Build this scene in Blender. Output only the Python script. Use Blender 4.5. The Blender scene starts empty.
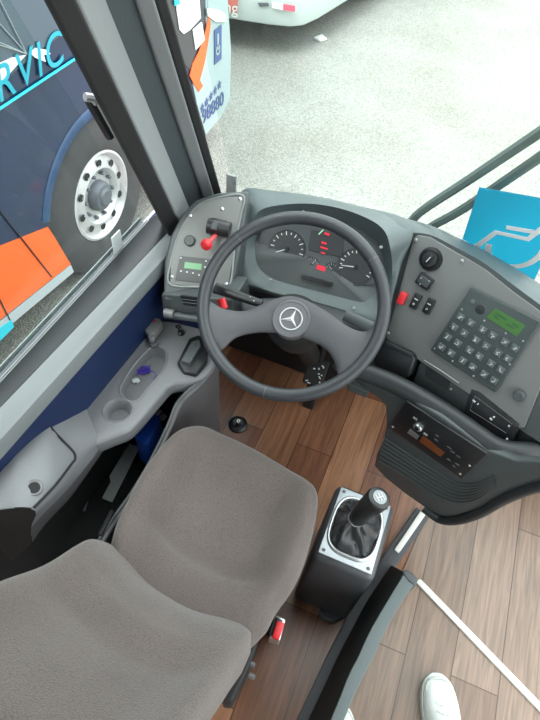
import bpy, bmesh, math, random
from mathutils import Vector as V, Matrix
random.seed(4)
C = bpy.context.scene.collection
R = math.radians
# ---------------------------------------------------------------- camera model
F = 560.0; H = 1.72
Yc = V((350, -653, 560)).normalized()
Dc = V((-50, (350 * -50 + 313600) / 653, 560)).normalized()
Xc = Dc.cross(Yc).normalized()
EYE = V((0, 0, H))
def ray(px, py):
    r = V((px - 270, py - 360, F)); return V((r @ Xc, r @ Yc, -(r @ Dc))) / F
def U(px, py, z):
    r = ray(px, py); return EYE + r * ((z - H) / r.z)
def UX(px, py, x):
    r = ray(px, py); return EYE + r * (x / r.x)
def UY(px, py, y):
    r = ray(px, py); return EYE + r * (y / r.y)
class Fr:
    def __init__(s, o, yaw=0, tilt=90):
        a, t = R(yaw), R(tilt); s.o = V(o)
        s.u = V((math.cos(a), math.sin(a), 0))
        s.v = V((-math.sin(a) * math.cos(t), math.cos(a) * math.cos(t), math.sin(t)))
        s.n = s.u.cross(s.v)
    def p(s, a, b, c=0): return s.o + s.u * a + s.v * b + s.n * c
    def px(s, x, y, c=0):
        r = ray(x, y); o = s.o + s.n * c
        return EYE + r * ((o - EYE).dot(s.n) / r.dot(s.n))
    def ab(s, x, y, c=0):
        d = s.px(x, y, c) - s.o; return d.dot(s.u), d.dot(s.v)
    def sub(s, x, y, c=0):
        f = Fr(s.px(x, y, c)); f.u, f.v, f.n = s.u, s.v, s.n; return f
    def rot(s, ang):
        f = Fr(s.o); a = R(ang)
        f.u = s.u * math.cos(a) + s.v * math.sin(a); f.v = s.v * math.cos(a) - s.u * math.sin(a); f.n = s.n; return f
# ---------------------------------------------------------------- materials
def newmat(n):
    m = bpy.data.materials.new(n); m.use_nodes = True; return m, m.node_tree.nodes, m.node_tree.links, m.node_tree.nodes['Principled BSDF']
def mat(n, col, rough=.5, metal=0, bump=0, scale=200, var=0, spec=.5, emit=None, coat=0, est=1, sheen=0):
    m, N, L, b = newmat(n)
    b.inputs['Base Color'].default_value = (*col, 1); b.inputs['Roughness'].default_value = rough
    b.inputs['Metallic'].default_value = metal; b.inputs['Specular IOR Level'].default_value = spec
    b.inputs['Coat Weight'].default_value = coat
    if sheen: b.inputs['Sheen Weight'].default_value = sheen
    if emit: b.inputs['Emission Color'].default_value = (*emit, 1); b.inputs['Emission Strength'].default_value = est
    if bump or var:
        tc = N.new('ShaderNodeTexCoord'); nz = N.new('ShaderNodeTexNoise'); nz.inputs['Scale'].default_value = scale
        nz.inputs['Detail'].default_value = 3; L.new(tc.outputs['Object'], nz.inputs['Vector'])
        if bump:
            bp = N.new('ShaderNodeBump'); bp.inputs['Strength'].default_value = bump; bp.inputs['Distance'].default_value = .002
            L.new(nz.outputs['Fac'], bp.inputs['Height']); L.new(bp.outputs['Normal'], b.inputs['Normal'])
        if var:
            n2 = N.new('ShaderNodeTexNoise'); n2.inputs['Scale'].default_value = 9; n2.inputs['Detail'].default_value = 5
            L.new(tc.outputs['Object'], n2.inputs['Vector'])
            mx = N.new('ShaderNodeMix'); mx.data_type = 'RGBA'
            mx.inputs['A'].default_value = (*[c * (1 - var) for c in col], 1); mx.inputs['B'].default_value = (*[min(1, c * (1 + var)) for c in col], 1)
            L.new(n2.outputs['Fac'], mx.inputs['Factor']); L.new(mx.outputs['Result'], b.inputs['Base Color'])
    return m
M = {}
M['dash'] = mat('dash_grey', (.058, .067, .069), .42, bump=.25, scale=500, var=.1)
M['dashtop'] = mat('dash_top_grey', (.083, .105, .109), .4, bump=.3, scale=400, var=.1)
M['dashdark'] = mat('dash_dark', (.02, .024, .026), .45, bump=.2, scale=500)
M['panel'] = mat('panel_grey', (.15, .158, .155), .45, bump=.2, scale=700, var=.05)
M['plate'] = mat('pod_plate', (.16, .165, .16), .4, bump=.2, scale=700, var=.06)
M['black'] = mat('black_plastic', (.012, .013, .015), .35)
M['blackm'] = mat('black_matte', (.006, .006, .007), .7, bump=.2)
M['rubber'] = mat('rubber', (.02, .02, .021), .65, bump=.3, scale=120, var=.3)
M['wheel'] = mat('wheel_leather', (.032, .035, .04), .36, bump=.35, scale=450, var=.1)
M['spoke'] = mat('spoke_plastic', (.06, .06, .066), .48, bump=.3, scale=500)
M['hub'] = mat('hub_badge', (.11, .11, .12), .45)
M['silver'] = mat('silver', (.6, .61, .62), .3, metal=.85)
M['badge'] = mat('badge_silver', (.6, .6, .6), .35, metal=.3)
M['white'] = mat('white_paint', (.78, .78, .76), .4)
M['trimw'] = mat('white_trim', (.7, .69, .65), .35, var=.08)
M['red'] = mat('red_plastic', (.65, .02, .03), .35)
M['redhot'] = mat('red_light', (.5, .01, .02), .4, emit=(1, .02, .08), est=.22)
M['lcd'] = mat('green_lcd', (.08, .22, .1), .3, emit=(.12, .5, .2), est=.12)
M['lcd2'] = mat('green_lcd_keypad', (.03, .1, .02), .3, emit=(.15, .5, .06), est=.04)
M['lcdk'] = mat('lcd_ink', (.02, .08, .03), .5)
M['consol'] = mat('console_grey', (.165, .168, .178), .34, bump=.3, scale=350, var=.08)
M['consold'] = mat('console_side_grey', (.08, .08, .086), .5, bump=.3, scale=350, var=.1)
M['sill'] = mat('sill_grey', (.17, .184, .19), .38, bump=.15, scale=300, var=.06)
M['pillarA'] = mat('pillar_grey', (.2, .21, .215), .6, bump=.3, scale=250, var=.08)
M['pillarD'] = mat('pillar_dark', (.04, .05, .055), .6, bump=.3, scale=250)
M['navy'] = mat('navy_wall', (.003, .014, .06), .5, bump=.15, scale=300, var=.15)
M['alu'] = mat('aluminium', (.55, .57, .57), .35, metal=.7)
M['gear'] = mat('gear_housing', (.06, .063, .07), .42, bump=.35, scale=260, var=.15)
M['gplate'] = mat('gear_plate', (.42, .45, .48), .36, metal=.55, bump=.2, scale=80, var=.1)
M['boot'] = mat('boot_vinyl', (.035, .036, .04), .35, bump=.4, scale=60)
M['ink'] = mat('white_ink', (.6, .62, .62), .5)
M['gauge'] = mat('gauge_face', (.03, .033, .036), .45)
M['cluster'] = mat('cluster_mask', (.065, .075, .078), .5, bump=.2, scale=500)
M['clusterlo'] = mat('cluster_shelf', (.06, .068, .071), .5, bump=.3, scale=500)
M['key'] = mat('key_rubber', (.085, .1, .1), .4)
M['keyp'] = mat('keypad_body', (.042, .056, .056), .45, bump=.15)
M['wood1'] = None
M['shoe'] = mat('shoe_canvas', (.72, .75, .72), .7, bump=.4, scale=600)
M['sole'] = mat('shoe_sole', (.62, .68, .64), .5)
M['lace'] = mat('shoe_lace', (.8, .8, .78), .7)
M['bluep'] = mat('blue_packet', (.015, .1, .6), .35, var=.4)
M['violet'] = mat('violet_cord', (.05, .02, .35), .5)
M['paper'] = mat('paper_grey', (.5, .54, .54), .6)
M['strip'] = mat('amber_display', (.16, .045, .015), .3)
M['glassy'] = mat('chrome', (.7, .7, .7), .15, metal=1)
M['partd'] = mat('partition_shaded', (.01, .012, .012), .6)
M['partt'] = mat('partition_top', (.09, .11, .112), .5, bump=.2, scale=300)
M['skirt'] = mat('skirt_grey', (.055, .058, .065), .5, bump=.3, scale=200)
M['trim'] = mat('trim_black', (.02, .024, .027), .4)
# outside
M['bblue'] = mat('bus_navy', (.005, .018, .06), .3, coat=.4, var=.15)
M['borange'] = mat('bus_orange', (.85, .13, .02), .35)
M['bskirt'] = mat('bus_skirt', (.4, .44, .46), .4)
M['bwhite'] = mat('bus_white', (.34, .42, .43), .35, var=.04)
M['bcyan'] = mat('bus_cyan', (.02, .5, .62), .4)
M['bcyan2'] = mat('lettering_cyan', (.015, .34, .45), .4)
M['bglass'] = mat('bus_glass', (.06, .09, .12), .12, spec=.8)
M['bbadge'] = mat('bus_badge_blue', (.06, .1, .25), .4)
M['tyre'] = mat('tyre', (.05, .05, .052), .75, bump=.5, scale=60, var=.3)
M['rim'] = mat('wheel_disc', (.6, .59, .6), .35, metal=.5, var=.25)
M['hubd'] = mat('wheel_hub', (.13, .14, .16), .5, metal=.3, var=.4)
M['body2'] = mat('far_bus_grey', (.42, .47, .45), .4, var=.05)
M['discm'] = mat('shift_disc_grey', (.22, .23, .24), .3, metal=.4)
M['railm'] = mat('rail_metal', (.3, .32, .32), .45, metal=.5)
M['bezel'] = mat('bezel_grey', (.2, .215, .215), .35, metal=.3)
M['wiper'] = mat('wiper_paint', (.17, .205, .19), .5)

def glassmat():
    m, N, L, b = newmat('window_glass'); N.remove(b)
    out = N['Material Output']; t = N.new('ShaderNodeBsdfTransparent'); t.inputs['Color'].default_value = (.93, .965, .955, 1)
    g = N.new('ShaderNodeBsdfGlossy'); g.inputs['Roughness'].default_value = .03
    lw = N.new('ShaderNodeLayerWeight'); lw.inputs['Blend'].default_value = .5
    pw = N.new('ShaderNodeMath'); pw.operation = 'POWER'; pw.inputs[1].default_value = 4; L.new(lw.outputs['Facing'], pw.inputs[0])
    fr = N.new('ShaderNodeMath'); fr.operation = 'MULTIPLY_ADD'; fr.inputs[1].default_value = .5; fr.inputs[2].default_value = .025; L.new(pw.outputs[0], fr.inputs[0])
    mx = N.new('ShaderNodeMixShader'); L.new(fr.outputs[0], mx.inputs[0]); L.new(t.outputs[0], mx.inputs[1]); L.new(g.outputs[0], mx.inputs[2])
    L.new(mx.outputs[0], out.inputs['Surface']); return m
M['glass'] = glassmat()
def boardmat():
    m, N, L, b = newmat('blue_vinyl'); b.inputs['Base Color'].default_value = (.09, .32, .42, 1); b.inputs['Roughness'].default_value = .4
    out = N['Material Output']; t = N.new('ShaderNodeBsdfTranslucent'); t.inputs['Color'].default_value = (.1, .5, .62, 1)
    mx = N.new('ShaderNodeMixShader'); mx.inputs[0].default_value = .8; L.new(b.outputs[0], mx.inputs[1]); L.new(t.outputs[0], mx.inputs[2]); L.new(mx.outputs[0], out.inputs['Surface']); return m
M['board'] = boardmat()
def sym():
    m = M['board'].copy(); m.name = 'white_vinyl'; N = m.node_tree.nodes
    N['Principled BSDF'].inputs['Base Color'].default_value = (.8, .8, .8, 1)
    [n for n in N if n.type == 'BSDF_TRANSLUCENT'][0].inputs['Color'].default_value = (.85, .88, .88, 1); [n for n in N if n.type == 'MIX_SHADER'][0].inputs[0].default_value = .05; N['Principled BSDF'].inputs['Base Color'].default_value = (.9, .9, .9, 1); return m
M['boardw'] = sym()
def fabric():
    m, N, L, b = newmat('seat_fabric'); b.inputs['Roughness'].default_value = .9; b.inputs['Specular IOR Level'].default_value = .2
    b.inputs['Sheen Weight'].default_value = .25
    tc = N.new('ShaderNodeTexCoord'); mp = N.new('ShaderNodeMapping'); mp.inputs['Rotation'].default_value = (0, 0, .5); L.new(tc.outputs['Object'], mp.inputs['Vector'])
    v = N.new('ShaderNodeTexVoronoi'); v.inputs['Scale'].default_value = 330; L.new(mp.outputs[0], v.inputs['Vector'])
    n2 = N.new('ShaderNodeTexNoise'); n2.inputs['Scale'].default_value = 8; n2.inputs['Detail'].default_value = 6; L.new(tc.outputs['Object'], n2.inputs['Vector'])
    cr = N.new('ShaderNodeValToRGB'); cr.color_ramp.elements[0].color = (.165, .135, .125, 1); cr.color_ramp.elements[1].color = (.115, .092, .085, 1)
    cr.color_ramp.elements[0].position = .1; cr.color_ramp.elements[1].position = .9
    L.new(v.outputs['Distance'], cr.inputs[0])
    mx = N.new('ShaderNodeMix'); mx.data_type = 'RGBA'; mx.blend_type = 'MULTIPLY'; mx.inputs['Factor'].default_value = .35
    L.new(cr.outputs[0], mx.inputs['A']); L.new(n2.outputs['Fac'], mx.inputs['B']); L.new(mx.outputs['Result'], b.inputs['Base Color'])
    bp = N.new('ShaderNodeBump'); bp.inputs['Strength'].default_value = .45; bp.inputs['Distance'].default_value = .002
    L.new(v.outputs['Distance'], bp.inputs['Height']); L.new(bp.outputs[0], b.inputs['Normal']); return m
M['fabric'] = fabric()
def wood():
    m, N, L, b = newmat('wood_vinyl'); b.inputs['Roughness'].default_value = .33; b.inputs['Specular IOR Level'].default_value = .6
    tc = N.new('ShaderNodeTexCoord'); sp = N.new('ShaderNodeSeparateXYZ'); L.new(tc.outputs['Object'], sp.inputs[0])
    cb = N.new('ShaderNodeCombineXYZ'); L.new(sp.outputs['Y'], cb.inputs['X']); L.new(sp.outputs['X'], cb.inputs['Y'])
    mp = N.new('ShaderNodeMapping'); mp.inputs['Location'].default_value = (.31, -.073 + .13 * 8, 0); L.new(cb.outputs[0], mp.inputs['Vector'])
    br = N.new('ShaderNodeTexBrick'); br.offset = .37; br.inputs['Scale'].default_value = 1; br.inputs['Brick Width'].default_value = .82
    br.inputs['Row Height'].default_value = .13; br.inputs['Mortar Size'].default_value = .0016; br.inputs['Mortar Smooth'].default_value = .3; br.inputs['Bias'].default_value = 0
    br.inputs['Color1'].default_value = (0, 0, 0, 1); br.inputs['Color2'].default_value = (1, 1, 1, 1); br.inputs['Mortar'].default_value = (.0, .0, .0, 1)
    L.new(mp.outputs[0], br.inputs['Vector'])
    cr = N.new('ShaderNodeValToRGB'); e = cr.color_ramp.elements
    e[0].color = (.16, .06, .033, 1); e[1].color = (.36, .18, .095, 1)
    for p, c in ((.35, (.19, .08, .043, 1)), (.6, (.23, .105, .058, 1)), (.8, (.28, .13, .07, 1))):
        x = e.new(p); x.color = c
    L.new(br.outputs['Color'], cr.inputs[0])
    mp2 = N.new('ShaderNodeMapping'); mp2.inputs['Scale'].default_value = (3, 45, 1); L.new(cb.outputs[0], mp2.inputs['Vector'])
    nz = N.new('ShaderNodeTexNoise'); nz.inputs['Scale'].default_value = 1.5; nz.inputs['Detail'].default_value = 8; nz.inputs['Distortion'].default_value = 1.2
    L.new(mp2.outputs[0], nz.inputs['Vector'])
    gr = N.new('ShaderNodeMapRange'); gr.inputs['From Min'].default_value = .3; gr.inputs['From Max'].default_value = .7; gr.inputs['To Min'].default_value = .62; gr.inputs['To Max'].default_value = 1.25
    L.new(nz.outputs['Fac'], gr.inputs['Value'])
    mx = N.new('ShaderNodeMix'); mx.data_type = 'RGBA'; mx.blend_type = 'MULTIPLY'; mx.inputs['Factor'].default_value = 1
    L.new(cr.outputs[0], mx.inputs['A']); L.new(gr.outputs[0], mx.inputs['B'])
    m2 = N.new('ShaderNodeMix'); m2.data_type = 'RGBA'; L.new(br.outputs['Fac'], m2.inputs['Factor']); L.new(mx.outputs['Result'], m2.inputs['A']); m2.inputs['B'].default_value = (.05, .022, .012, 1)
    L.new(m2.outputs['Result'], b.inputs['Base Color'])
    bp = N.new('ShaderNodeBump'); bp.inputs['Strength'].default_value = .15; bp.inputs['Distance'].default_value = .001; L.new(nz.outputs['Fac'], bp.inputs['Height']); L.new(bp.outputs[0], b.inputs['Normal'])
    return m
M['wood'] = wood()
def wood_haze():  # paler, greyer planks: washed-out haze put into the colour
    m = M['wood'].copy(); m.name = 'aisle_wood_hazed'
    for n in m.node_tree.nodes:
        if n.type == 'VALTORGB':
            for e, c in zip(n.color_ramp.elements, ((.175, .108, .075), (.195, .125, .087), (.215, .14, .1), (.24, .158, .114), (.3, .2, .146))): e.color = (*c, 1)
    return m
M['wood_haze'] = wood_haze()
def asphalt():
    m, N, L, b = newmat('gravel_asphalt'); b.inputs['Roughness'].default_value = .85
    tc = N.new('ShaderNodeTexCoord')
    n1 = N.new('ShaderNodeTexNoise'); n1.inputs['Scale'].default_value = 55; n1.inputs['Detail'].default_value = 6; n1.inputs['Roughness'].default_value = .8
    n2 = N.new('ShaderNodeTexNoise'); n2.inputs['Scale'].default_value = .9; n2.inputs['Detail'].default_value = 5
    v = N.new('ShaderNodeTexVoronoi'); v.inputs['Scale'].default_value = 70
    for n in (n1, n2, v): L.new(tc.outputs['Object'], n.inputs['Vector'])
    cr = N.new('ShaderNodeValToRGB'); e = cr.color_ramp.elements
    e[0].position = .34; e[0].color = (.16, .162, .15, 1); e[1].position = .68; e[1].color = (.45, .46, .425, 1)
    L.new(n1.outputs['Fac'], cr.inputs[0])
    c2 = N.new('ShaderNodeValToRGB'); e = c2.color_ramp.elements
    e[0].position = .3; e[0].color = (.8, .78, .74, 1); e[1].position = .65; e[1].color = (1, 1, 1, 1); L.new(n2.outputs['Fac'], c2.inputs[0])
    mx = N.new('ShaderNodeMix'); mx.data_type = 'RGBA'; mx.blend_type = 'MULTIPLY'; mx.inputs['Factor'].default_value = 1
    L.new(cr.outputs[0], mx.inputs['A']); L.new(c2.outputs[0], mx.inputs['B']); L.new(mx.outputs['Result'], b.inputs['Base Color'])
    bp = N.new('ShaderNodeBump'); bp.inputs['Strength'].default_value = .6; bp.inputs['Distance'].default_value = .02; L.new(v.outputs['Distance'], bp.inputs['Height']); L.new(bp.outputs[0], b.inputs['Normal'])
    return m
M['asphalt'] = asphalt()
# ---------------------------------------------------------------- object plumbing
ORG = {}
def org(o): return ORG.get(o.name, V((0, 0, 0)))
def tag(o, label=None, cat=None, group=None, kind=None):
    if label: o['label'] = label
    if cat: o['category'] = cat
    if group: o['group'] = group
    if kind: o['kind'] = kind
    return o
def thing(name, loc, label, cat, group=None):
    o = bpy.data.objects.new(name, None); C.objects.link(o); o.location = loc; o.empty_display_size = .05
    ORG[o.name] = V(loc); return tag(o, label, cat, group)
def link(name, bm, m, parent=None, smooth=True, label=None, origin=None, ang=40, bevel=0):
    bmesh.ops.remove_doubles(bm, verts=bm.verts, dist=1e-6)
    bmesh.ops.recalc_face_normals(bm, faces=bm.faces)
    if bevel:
        es = [e for e in bm.edges if len(e.link_faces) == 2 and e.calc_face_angle(0) > R(35)]
        bmesh.ops.bevel(bm, geom=es, offset=bevel, segments=3, profile=.5, affect='EDGES', clamp_overlap=True)
    o_ = org(parent) if parent else (V(origin) if origin is not None else V((0, 0, 0)))
    for v in bm.verts: v.co -= o_
    me = bpy.data.meshes.new(name); bm.to_mesh(me); bm.free()
    for mm in (m if isinstance(m, list) else [m]): me.materials.append(M[mm] if isinstance(mm, str) else mm)
    if smooth:
        me.polygons.foreach_set('use_smooth', [True] * len(me.polygons))
        if ang < 180: me.set_sharp_from_angle(angle=R(ang))
    o = bpy.data.objects.new(name, me); C.objects.link(o)
    if parent: o.parent = parent
    else: o.location = o_
    ORG[o.name] = o_
    if label: o['label'] = label
    return o
def cat_rom(pts, n, closed=False):
    pts = [V(p) for p in pts]; m = len(pts)
    if m < 3 and not closed: return [pts[0].lerp(pts[-1], i / (n - 1)) for i in range(n)]
    segs = m if closed else m - 1
    out = []
    cnt = n if closed else n - 1
    for i in range(n):
        t = i / cnt * segs; k = min(int(t), segs - 1); t -= k
        if closed: a, b, c, d = pts[(k - 1) % m], pts[k % m], pts[(k + 1) % m], pts[(k + 2) % m]
        else:
            b, c = pts[k], pts[k + 1]; a = pts[k - 1] if k > 0 else b * 2 - c; d = pts[k + 2] if k + 2 < m else c * 2 - b
        out.append(.5 * ((2 * b) + (c - a) * t + (2 * a - 5 * b + 4 * c - d) * t * t + (3 * b - a - 3 * c + d) * t ** 3))
    return out
def grid(bm, rows, closed_u=False, closed_v=False):
    vs = [[bm.verts.new(p) for p in r] for r in rows]; n = len(rows[0])
    for i in range(len(rows) if closed_v else len(rows) - 1):
        a, b = vs[i], vs[(i + 1) % len(rows)]
        for j in range(n if closed_u else n - 1):
            k = (j + 1) % n
            bm.faces.new((a[j], a[k], b[k], b[j]))
    return vs
def loft(lines, nu=40, nv=4, smoothv=True, closed=False, bm=None):
    bm = bm or bmesh.new(); L = [cat_rom(l, nu, closed) for l in lines]; rows = []
    if smoothv and len(L) > 2:
        tot = (len(L) - 1) * nv + 1
        cols = [cat_rom([l[j] for l in L], tot) for j in range(nu)]
        rows = [[cols[j][i] for j in range(nu)] for i in range(tot)]
    else:
        for a, b in zip(L, L[1:]):
            for i in range(nv): rows.append([p.lerp(q, i / nv) for p, q in zip(a, b)])
        rows.append(L[-1])
    grid(bm, rows, closed_u=closed); return bm
def thick(bm, d, vec=None):
    # give a sheet real thickness
    geom = bm.faces[:]
    if vec is None:
        bmesh.ops.recalc_face_normals(bm, faces=bm.faces); bmesh.ops.solidify(bm, geom=geom, thickness=d)
    else:
        r = bmesh.ops.extrude_face_region(bm, geom=geom)
        for e in r['geom']:
            if isinstance(e, bmesh.types.BMVert): e.co += V(vec)
    return bm
def prism(pts, vec, bm=None):
    bm = bm or bmesh.new(); vec = V(vec)
    a = [bm.verts.new(p) for p in pts]; b = [bm.verts.new(V(p) + vec) for p in pts]; n = len(a)
    bm.faces.new(a); bm.faces.new(b[::-1])
    for i in range(n): bm.faces.new((a[i], b[i], b[(i + 1) % n], a[(i + 1) % n]))
    return bm
def box(f, a, b, c, bm=None):
    "frame, half sizes along u, v, n"
    return prism([f.p(-a, -b, c), f.p(a, -b, c), f.p(a, b, c), f.p(-a, b, c)], f.n * (-2 * c), bm)
def wbox(lo, hi, bm=None):
    x0, y0, z0 = lo; x1, y1, z1 = hi
    return prism([(x0, y0, z0), (x1, y0, z0), (x1, y1, z0), (x0, y1, z0)], (0, 0, z1 - z0), bm)
def sweep(path, r, seg=12, n=None, closed=False, bm=None, cap=True, flat=None):
    bm = bm or bmesh.new()
    P = cat_rom(path, n, closed) if n else [V(p) for p in path]
    m = len(P); rows = []; nrm = None
    for i, p in enumerate(P):
        if closed: t = (P[(i + 1) % m] - P[i - 1]).normalized()
        else: t = (P[min(i + 1, m - 1)] - P[max(i - 1, 0)]).normalized()
        if nrm is None:
            nrm = t.orthogonal().normalized() if flat is None else V(flat)
        nrm = (nrm - t * nrm.dot(t)).normalized(); bn = t.cross(nrm)
        rr = r(i / (m - 1)) if callable(r) else r
        rx, ry = rr if isinstance(rr, tuple) else (rr, rr)
        rows.append([p + nrm * (math.cos(k * 2 * math.pi / seg) * rx) + bn * (math.sin(k * 2 * math.pi / seg) * ry) for k in range(seg)])
    vs = grid(bm, rows, closed_u=True, closed_v=closed)
    if cap and not closed: bm.faces.new(vs[0][::-1]); bm.faces.new(vs[-1])
    return bm
def lathe(f, prof, seg=32, bm=None, a0=0, a1=360):
    "prof = (radius, height along n)"
    bm = bm or bmesh.new(); rows = []
    full = (a1 - a0) >= 360
    cnt = seg if full else seg + 1
    for r, h in prof:
        rows.append([f.p(math.cos(R(a0 + (a1 - a0) * k / seg)) * max(r, 1e-5), math.sin(R(a0 + (a1 - a0) * k / seg)) * max(r, 1e-5), h) for k in range(cnt)])
    grid(bm, rows, closed_u=full)
    return bm
def text(name, s, f, size, m, parent, depth=.0006, space=1.0, origin=None):
    cu = bpy.data.curves.new(name, 'FONT'); cu.body = s; cu.size = size; cu.extrude = depth; cu.align_x = 'CENTER'; cu.align_y = 'CENTER'; cu.space_character = space
    t = bpy.data.objects.new('tmp_text', cu); C.objects.link(t)
    dg = bpy.context.evaluated_depsgraph_get(); me = bpy.data.meshes.new_from_object(t.evaluated_get(dg))
    bpy.data.objects.remove(t); bm = bmesh.new(); bm.from_mesh(me)
    for v in bm.verts: v.co = f.p(v.co.x, v.co.y, v.co.z)
    return link(name, bm, m, parent, smooth=False, origin=origin)
def boolcut(o, cutters):
    for c in cutters:
        md = o.modifiers.new('cut', 'BOOLEAN'); md.operation = 'DIFFERENCE'; md.object = c; md.solver = 'EXACT'
    dg = bpy.context.evaluated_depsgraph_get(); dg.update()
    me = bpy.data.meshes.new_from_object(o.evaluated_get(dg)); o.modifiers.clear(); o.data = me
    me.polygons.foreach_set('use_smooth', [True] * len(me.polygons)); me.set_sharp_from_angle(angle=R(35))
    for c in cutters: bpy.data.objects.remove(c)
def oval(f, a, b, c=0, n=32, pw=2.0):
    out = []
    for k in range(n):
        t = 2 * math.pi * k / n; x, y = math.cos(t), math.sin(t)
        out.append(f.p(a * math.copysign(abs(x) ** (2 / pw), x), b * math.copysign(abs(y) ** (2 / pw), y), c))
    return out
def screw(f, parent, r=.004):
    bm = lathe(f, [(r, -.001), (r, .001), (r * .7, .0022), (0, .0024)], 12)
    bm2 = box(Fr.sub(f, 0, 0) if False else f, r * .7, r * .15, .0027, bm)
    return link('screw', bm, 'silver', parent)

# ================================================================ THE SETTING (own bus cab)
b = wbox((-.78, -1.2, -.04), (1.7, 1.46, 0)); tag(link('floor', b, 'wood', smooth=False), 'wood plank vinyl floor of the driver cab', kind='structure')
# left wall with blue lining and sill
i0, i1 = U(40, 397, .7), U(167, 256, .7); d = (i1 - i0) / (i1.y - i0.y)
e0, e1 = U(20, 387, .705), U(177, 223, .705); de = (e1 - e0) / (e1.y - e0.y)
def sx(y, off=0): return (i0 + d * (y - i0.y)).x + off
def ex(y): return (e0 + de * (y - e0.y)).x
b = prism([(-.765, -1.2, 0), (sx(-1.2) - .004, -1.2, 0), (sx(1.22) - .004, 1.22, 0), (-.765, 1.22, 0)], (0, 0, .695))
tag(link('wall_left', b, 'navy', smooth=False), 'navy blue wall lining under the side window', kind='structure')
rows = []
for y in (-1.2, 1.2):
    a = sx(y); g_ = ex(y)
    rows.append([(g_, y, .705), (a - .014, y, .703), (a - .004, y, .697), (a, y, .685), (a, y, .655), (a - .01, y, .65), (g_, y, .65)])
bm = bmesh.new(); vs = grid(bm, rows, closed_u=True); bm.faces.new(vs[0][::-1]); bm.faces.new(vs[1])
tag(link('trim_1', bm, 'sill', ang=30), 'light grey window sill along the left wall', kind='structure')
# rake direction of the pillars
RK = V((.04, -.48, 1.0))
foot = [U(162, 222, .78), U(177, 217, .78), U(187, 200, .78), U(201, 192, .78), U(213, 190, .78), U(221, 188, .78)]
def strip(i, j, name, m, inset=0, back=.05, sm=False):
    a, b = foot[i].copy(), foot[j].copy()
    n = V((b.y - a.y, -(b.x - a.x), 0)).normalized()  # towards inside
    if n.x < 0: n = -n
    a -= n * inset; b -= n * inset
    c, d_ = b - n * back, a - n * back
    lo = [p + RK * (-.2) for p in (a, b, c, d_)]
    return link(name, prism(lo, RK * 1.55), m, None, smooth=sm, bevel=.006)
o = strip(0, 1, 'window_frame', 'rubber', back=.03); tag(o, kind='structure'); o.name = 'trim_2'
o = strip(1, 2, 'x', 'pillarA', back=.06); tag(o, kind='structure'); o.name = 'trim_3'
o = strip(2, 3, 'x', 'pillarD', inset=.012, back=.05); tag(o, kind='structure'); o.name = 'trim_4'
o = strip(3, 4, 'x', 'pillarA', back=.05); tag(o, kind='structure'); o.name = 'trim_5'
o = strip(4, 5, 'x', 'rubber', inset=.004, back=.04); tag(o, kind='structure'); o.name = 'trim_6'
o = strip(1, 5, 'x', 'pillarD', inset=.035, back=.05); tag(o, kind='structure'); o.name = 'trim_8'
tag(link('wall_outside', wbox((-.80, -2.2, -.85), (-.766, 1.4, .66)), 'bskirt', smooth=False), kind='structure')
# side window: gasket, aluminium tracks, glass
GX = -.775
w = thing('window_1', (GX, .5, .7), None, None); w['kind'] = 'structure'
yt = 1.12
link('window_gasket', prism([(-.756, -1.2, .66), (ex(-1.2), -1.2, .66), (ex(yt + .03), yt + .03, .66), (-.756, yt + .03, .66)], (0, 0, .043)), 'black', w, bevel=.003)
bm = wbox((-.792, -1.2, .64), (-.756, yt, .690)); link('window_sill_track', bm, 'hubd', w, smooth=False)
for x in (-.786, -.7635, -.758): link('window_rail', wbox((x - .0012, -1.2, .688), (x + .0012, yt, .702)), 'railm', w, smooth=False)
bm = bmesh.new(); top = V((GX, yt + .02 - .48 * 1.2, 1.9))
prism([(GX, -1.2, .695), (GX, yt, .695), tuple(top), (GX, -1.2, 1.9)], (-.005, 0, 0), bm)
link('window_pane', bm, 'glass', w, smooth=False)
lt = Fr(UX(97, 112, GX + .008)); ff = lt
a_, b_ = UX(88, 97, GX + .006), UX(110, 136, GX + .006)
link('window_latch', sweep([a_, a_.lerp(b_, .5), b_], (.012), 8, flat=(1, 0, 0)), 'black', w)
link('latch_tab', sweep([UX(85, 97, GX + .012), UX(93, 98, GX + .02), UX(96, 102, GX + .02)], .009, 8, flat=(1, 0, 0)), 'alu', w)
q = UX(118, 247, GX + .01); link('window_pale_plate', wbox((q.x - .003, q.y - .02, q.z - .012), (q.x + .003, q.y + .02, q.z + .045)), 'paper', w, bevel=.002)  # small pale plate near the window track
# windscreen
WN = V((0, 1, .36)).normalized(); WP = V((0, 1.36, .78))
def UW(px, py, off=0):
    r = ray(px, py); return EYE + r * (((WP + WN * off) - EYE).dot(WN) / r.dot(WN))
ya = lambda z: 1.36 - .36 * (z - .78)
bm = prism([(-.62, ya(.70), .70), (1.6, ya(.70), .70), (1.6, ya(2.0), 2.0), (-.62, ya(2.0), 2.0)], (0, .006, 0))
tag(link('window_2', bm, 'glass', smooth=False), 'windscreen glass above the dashboard', kind='structure')
tag(link('wall_front', wbox((-.78, 1.40, -.7), (1.7, 1.46, .60)), 'dashdark', smooth=False), 'dark bulkhead in front of the pedals', kind='structure')
tag(link('ceiling', wbox((-.8, -2.2, 2.02), (1.3, .7, 2.06)), 'sill', smooth=False), kind='structure')
tag(link('wall_back', wbox((-.8, -2.24, 0), (1.7, -2.2, 2.02)), 'sill', smooth=False), kind='structure')

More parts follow.
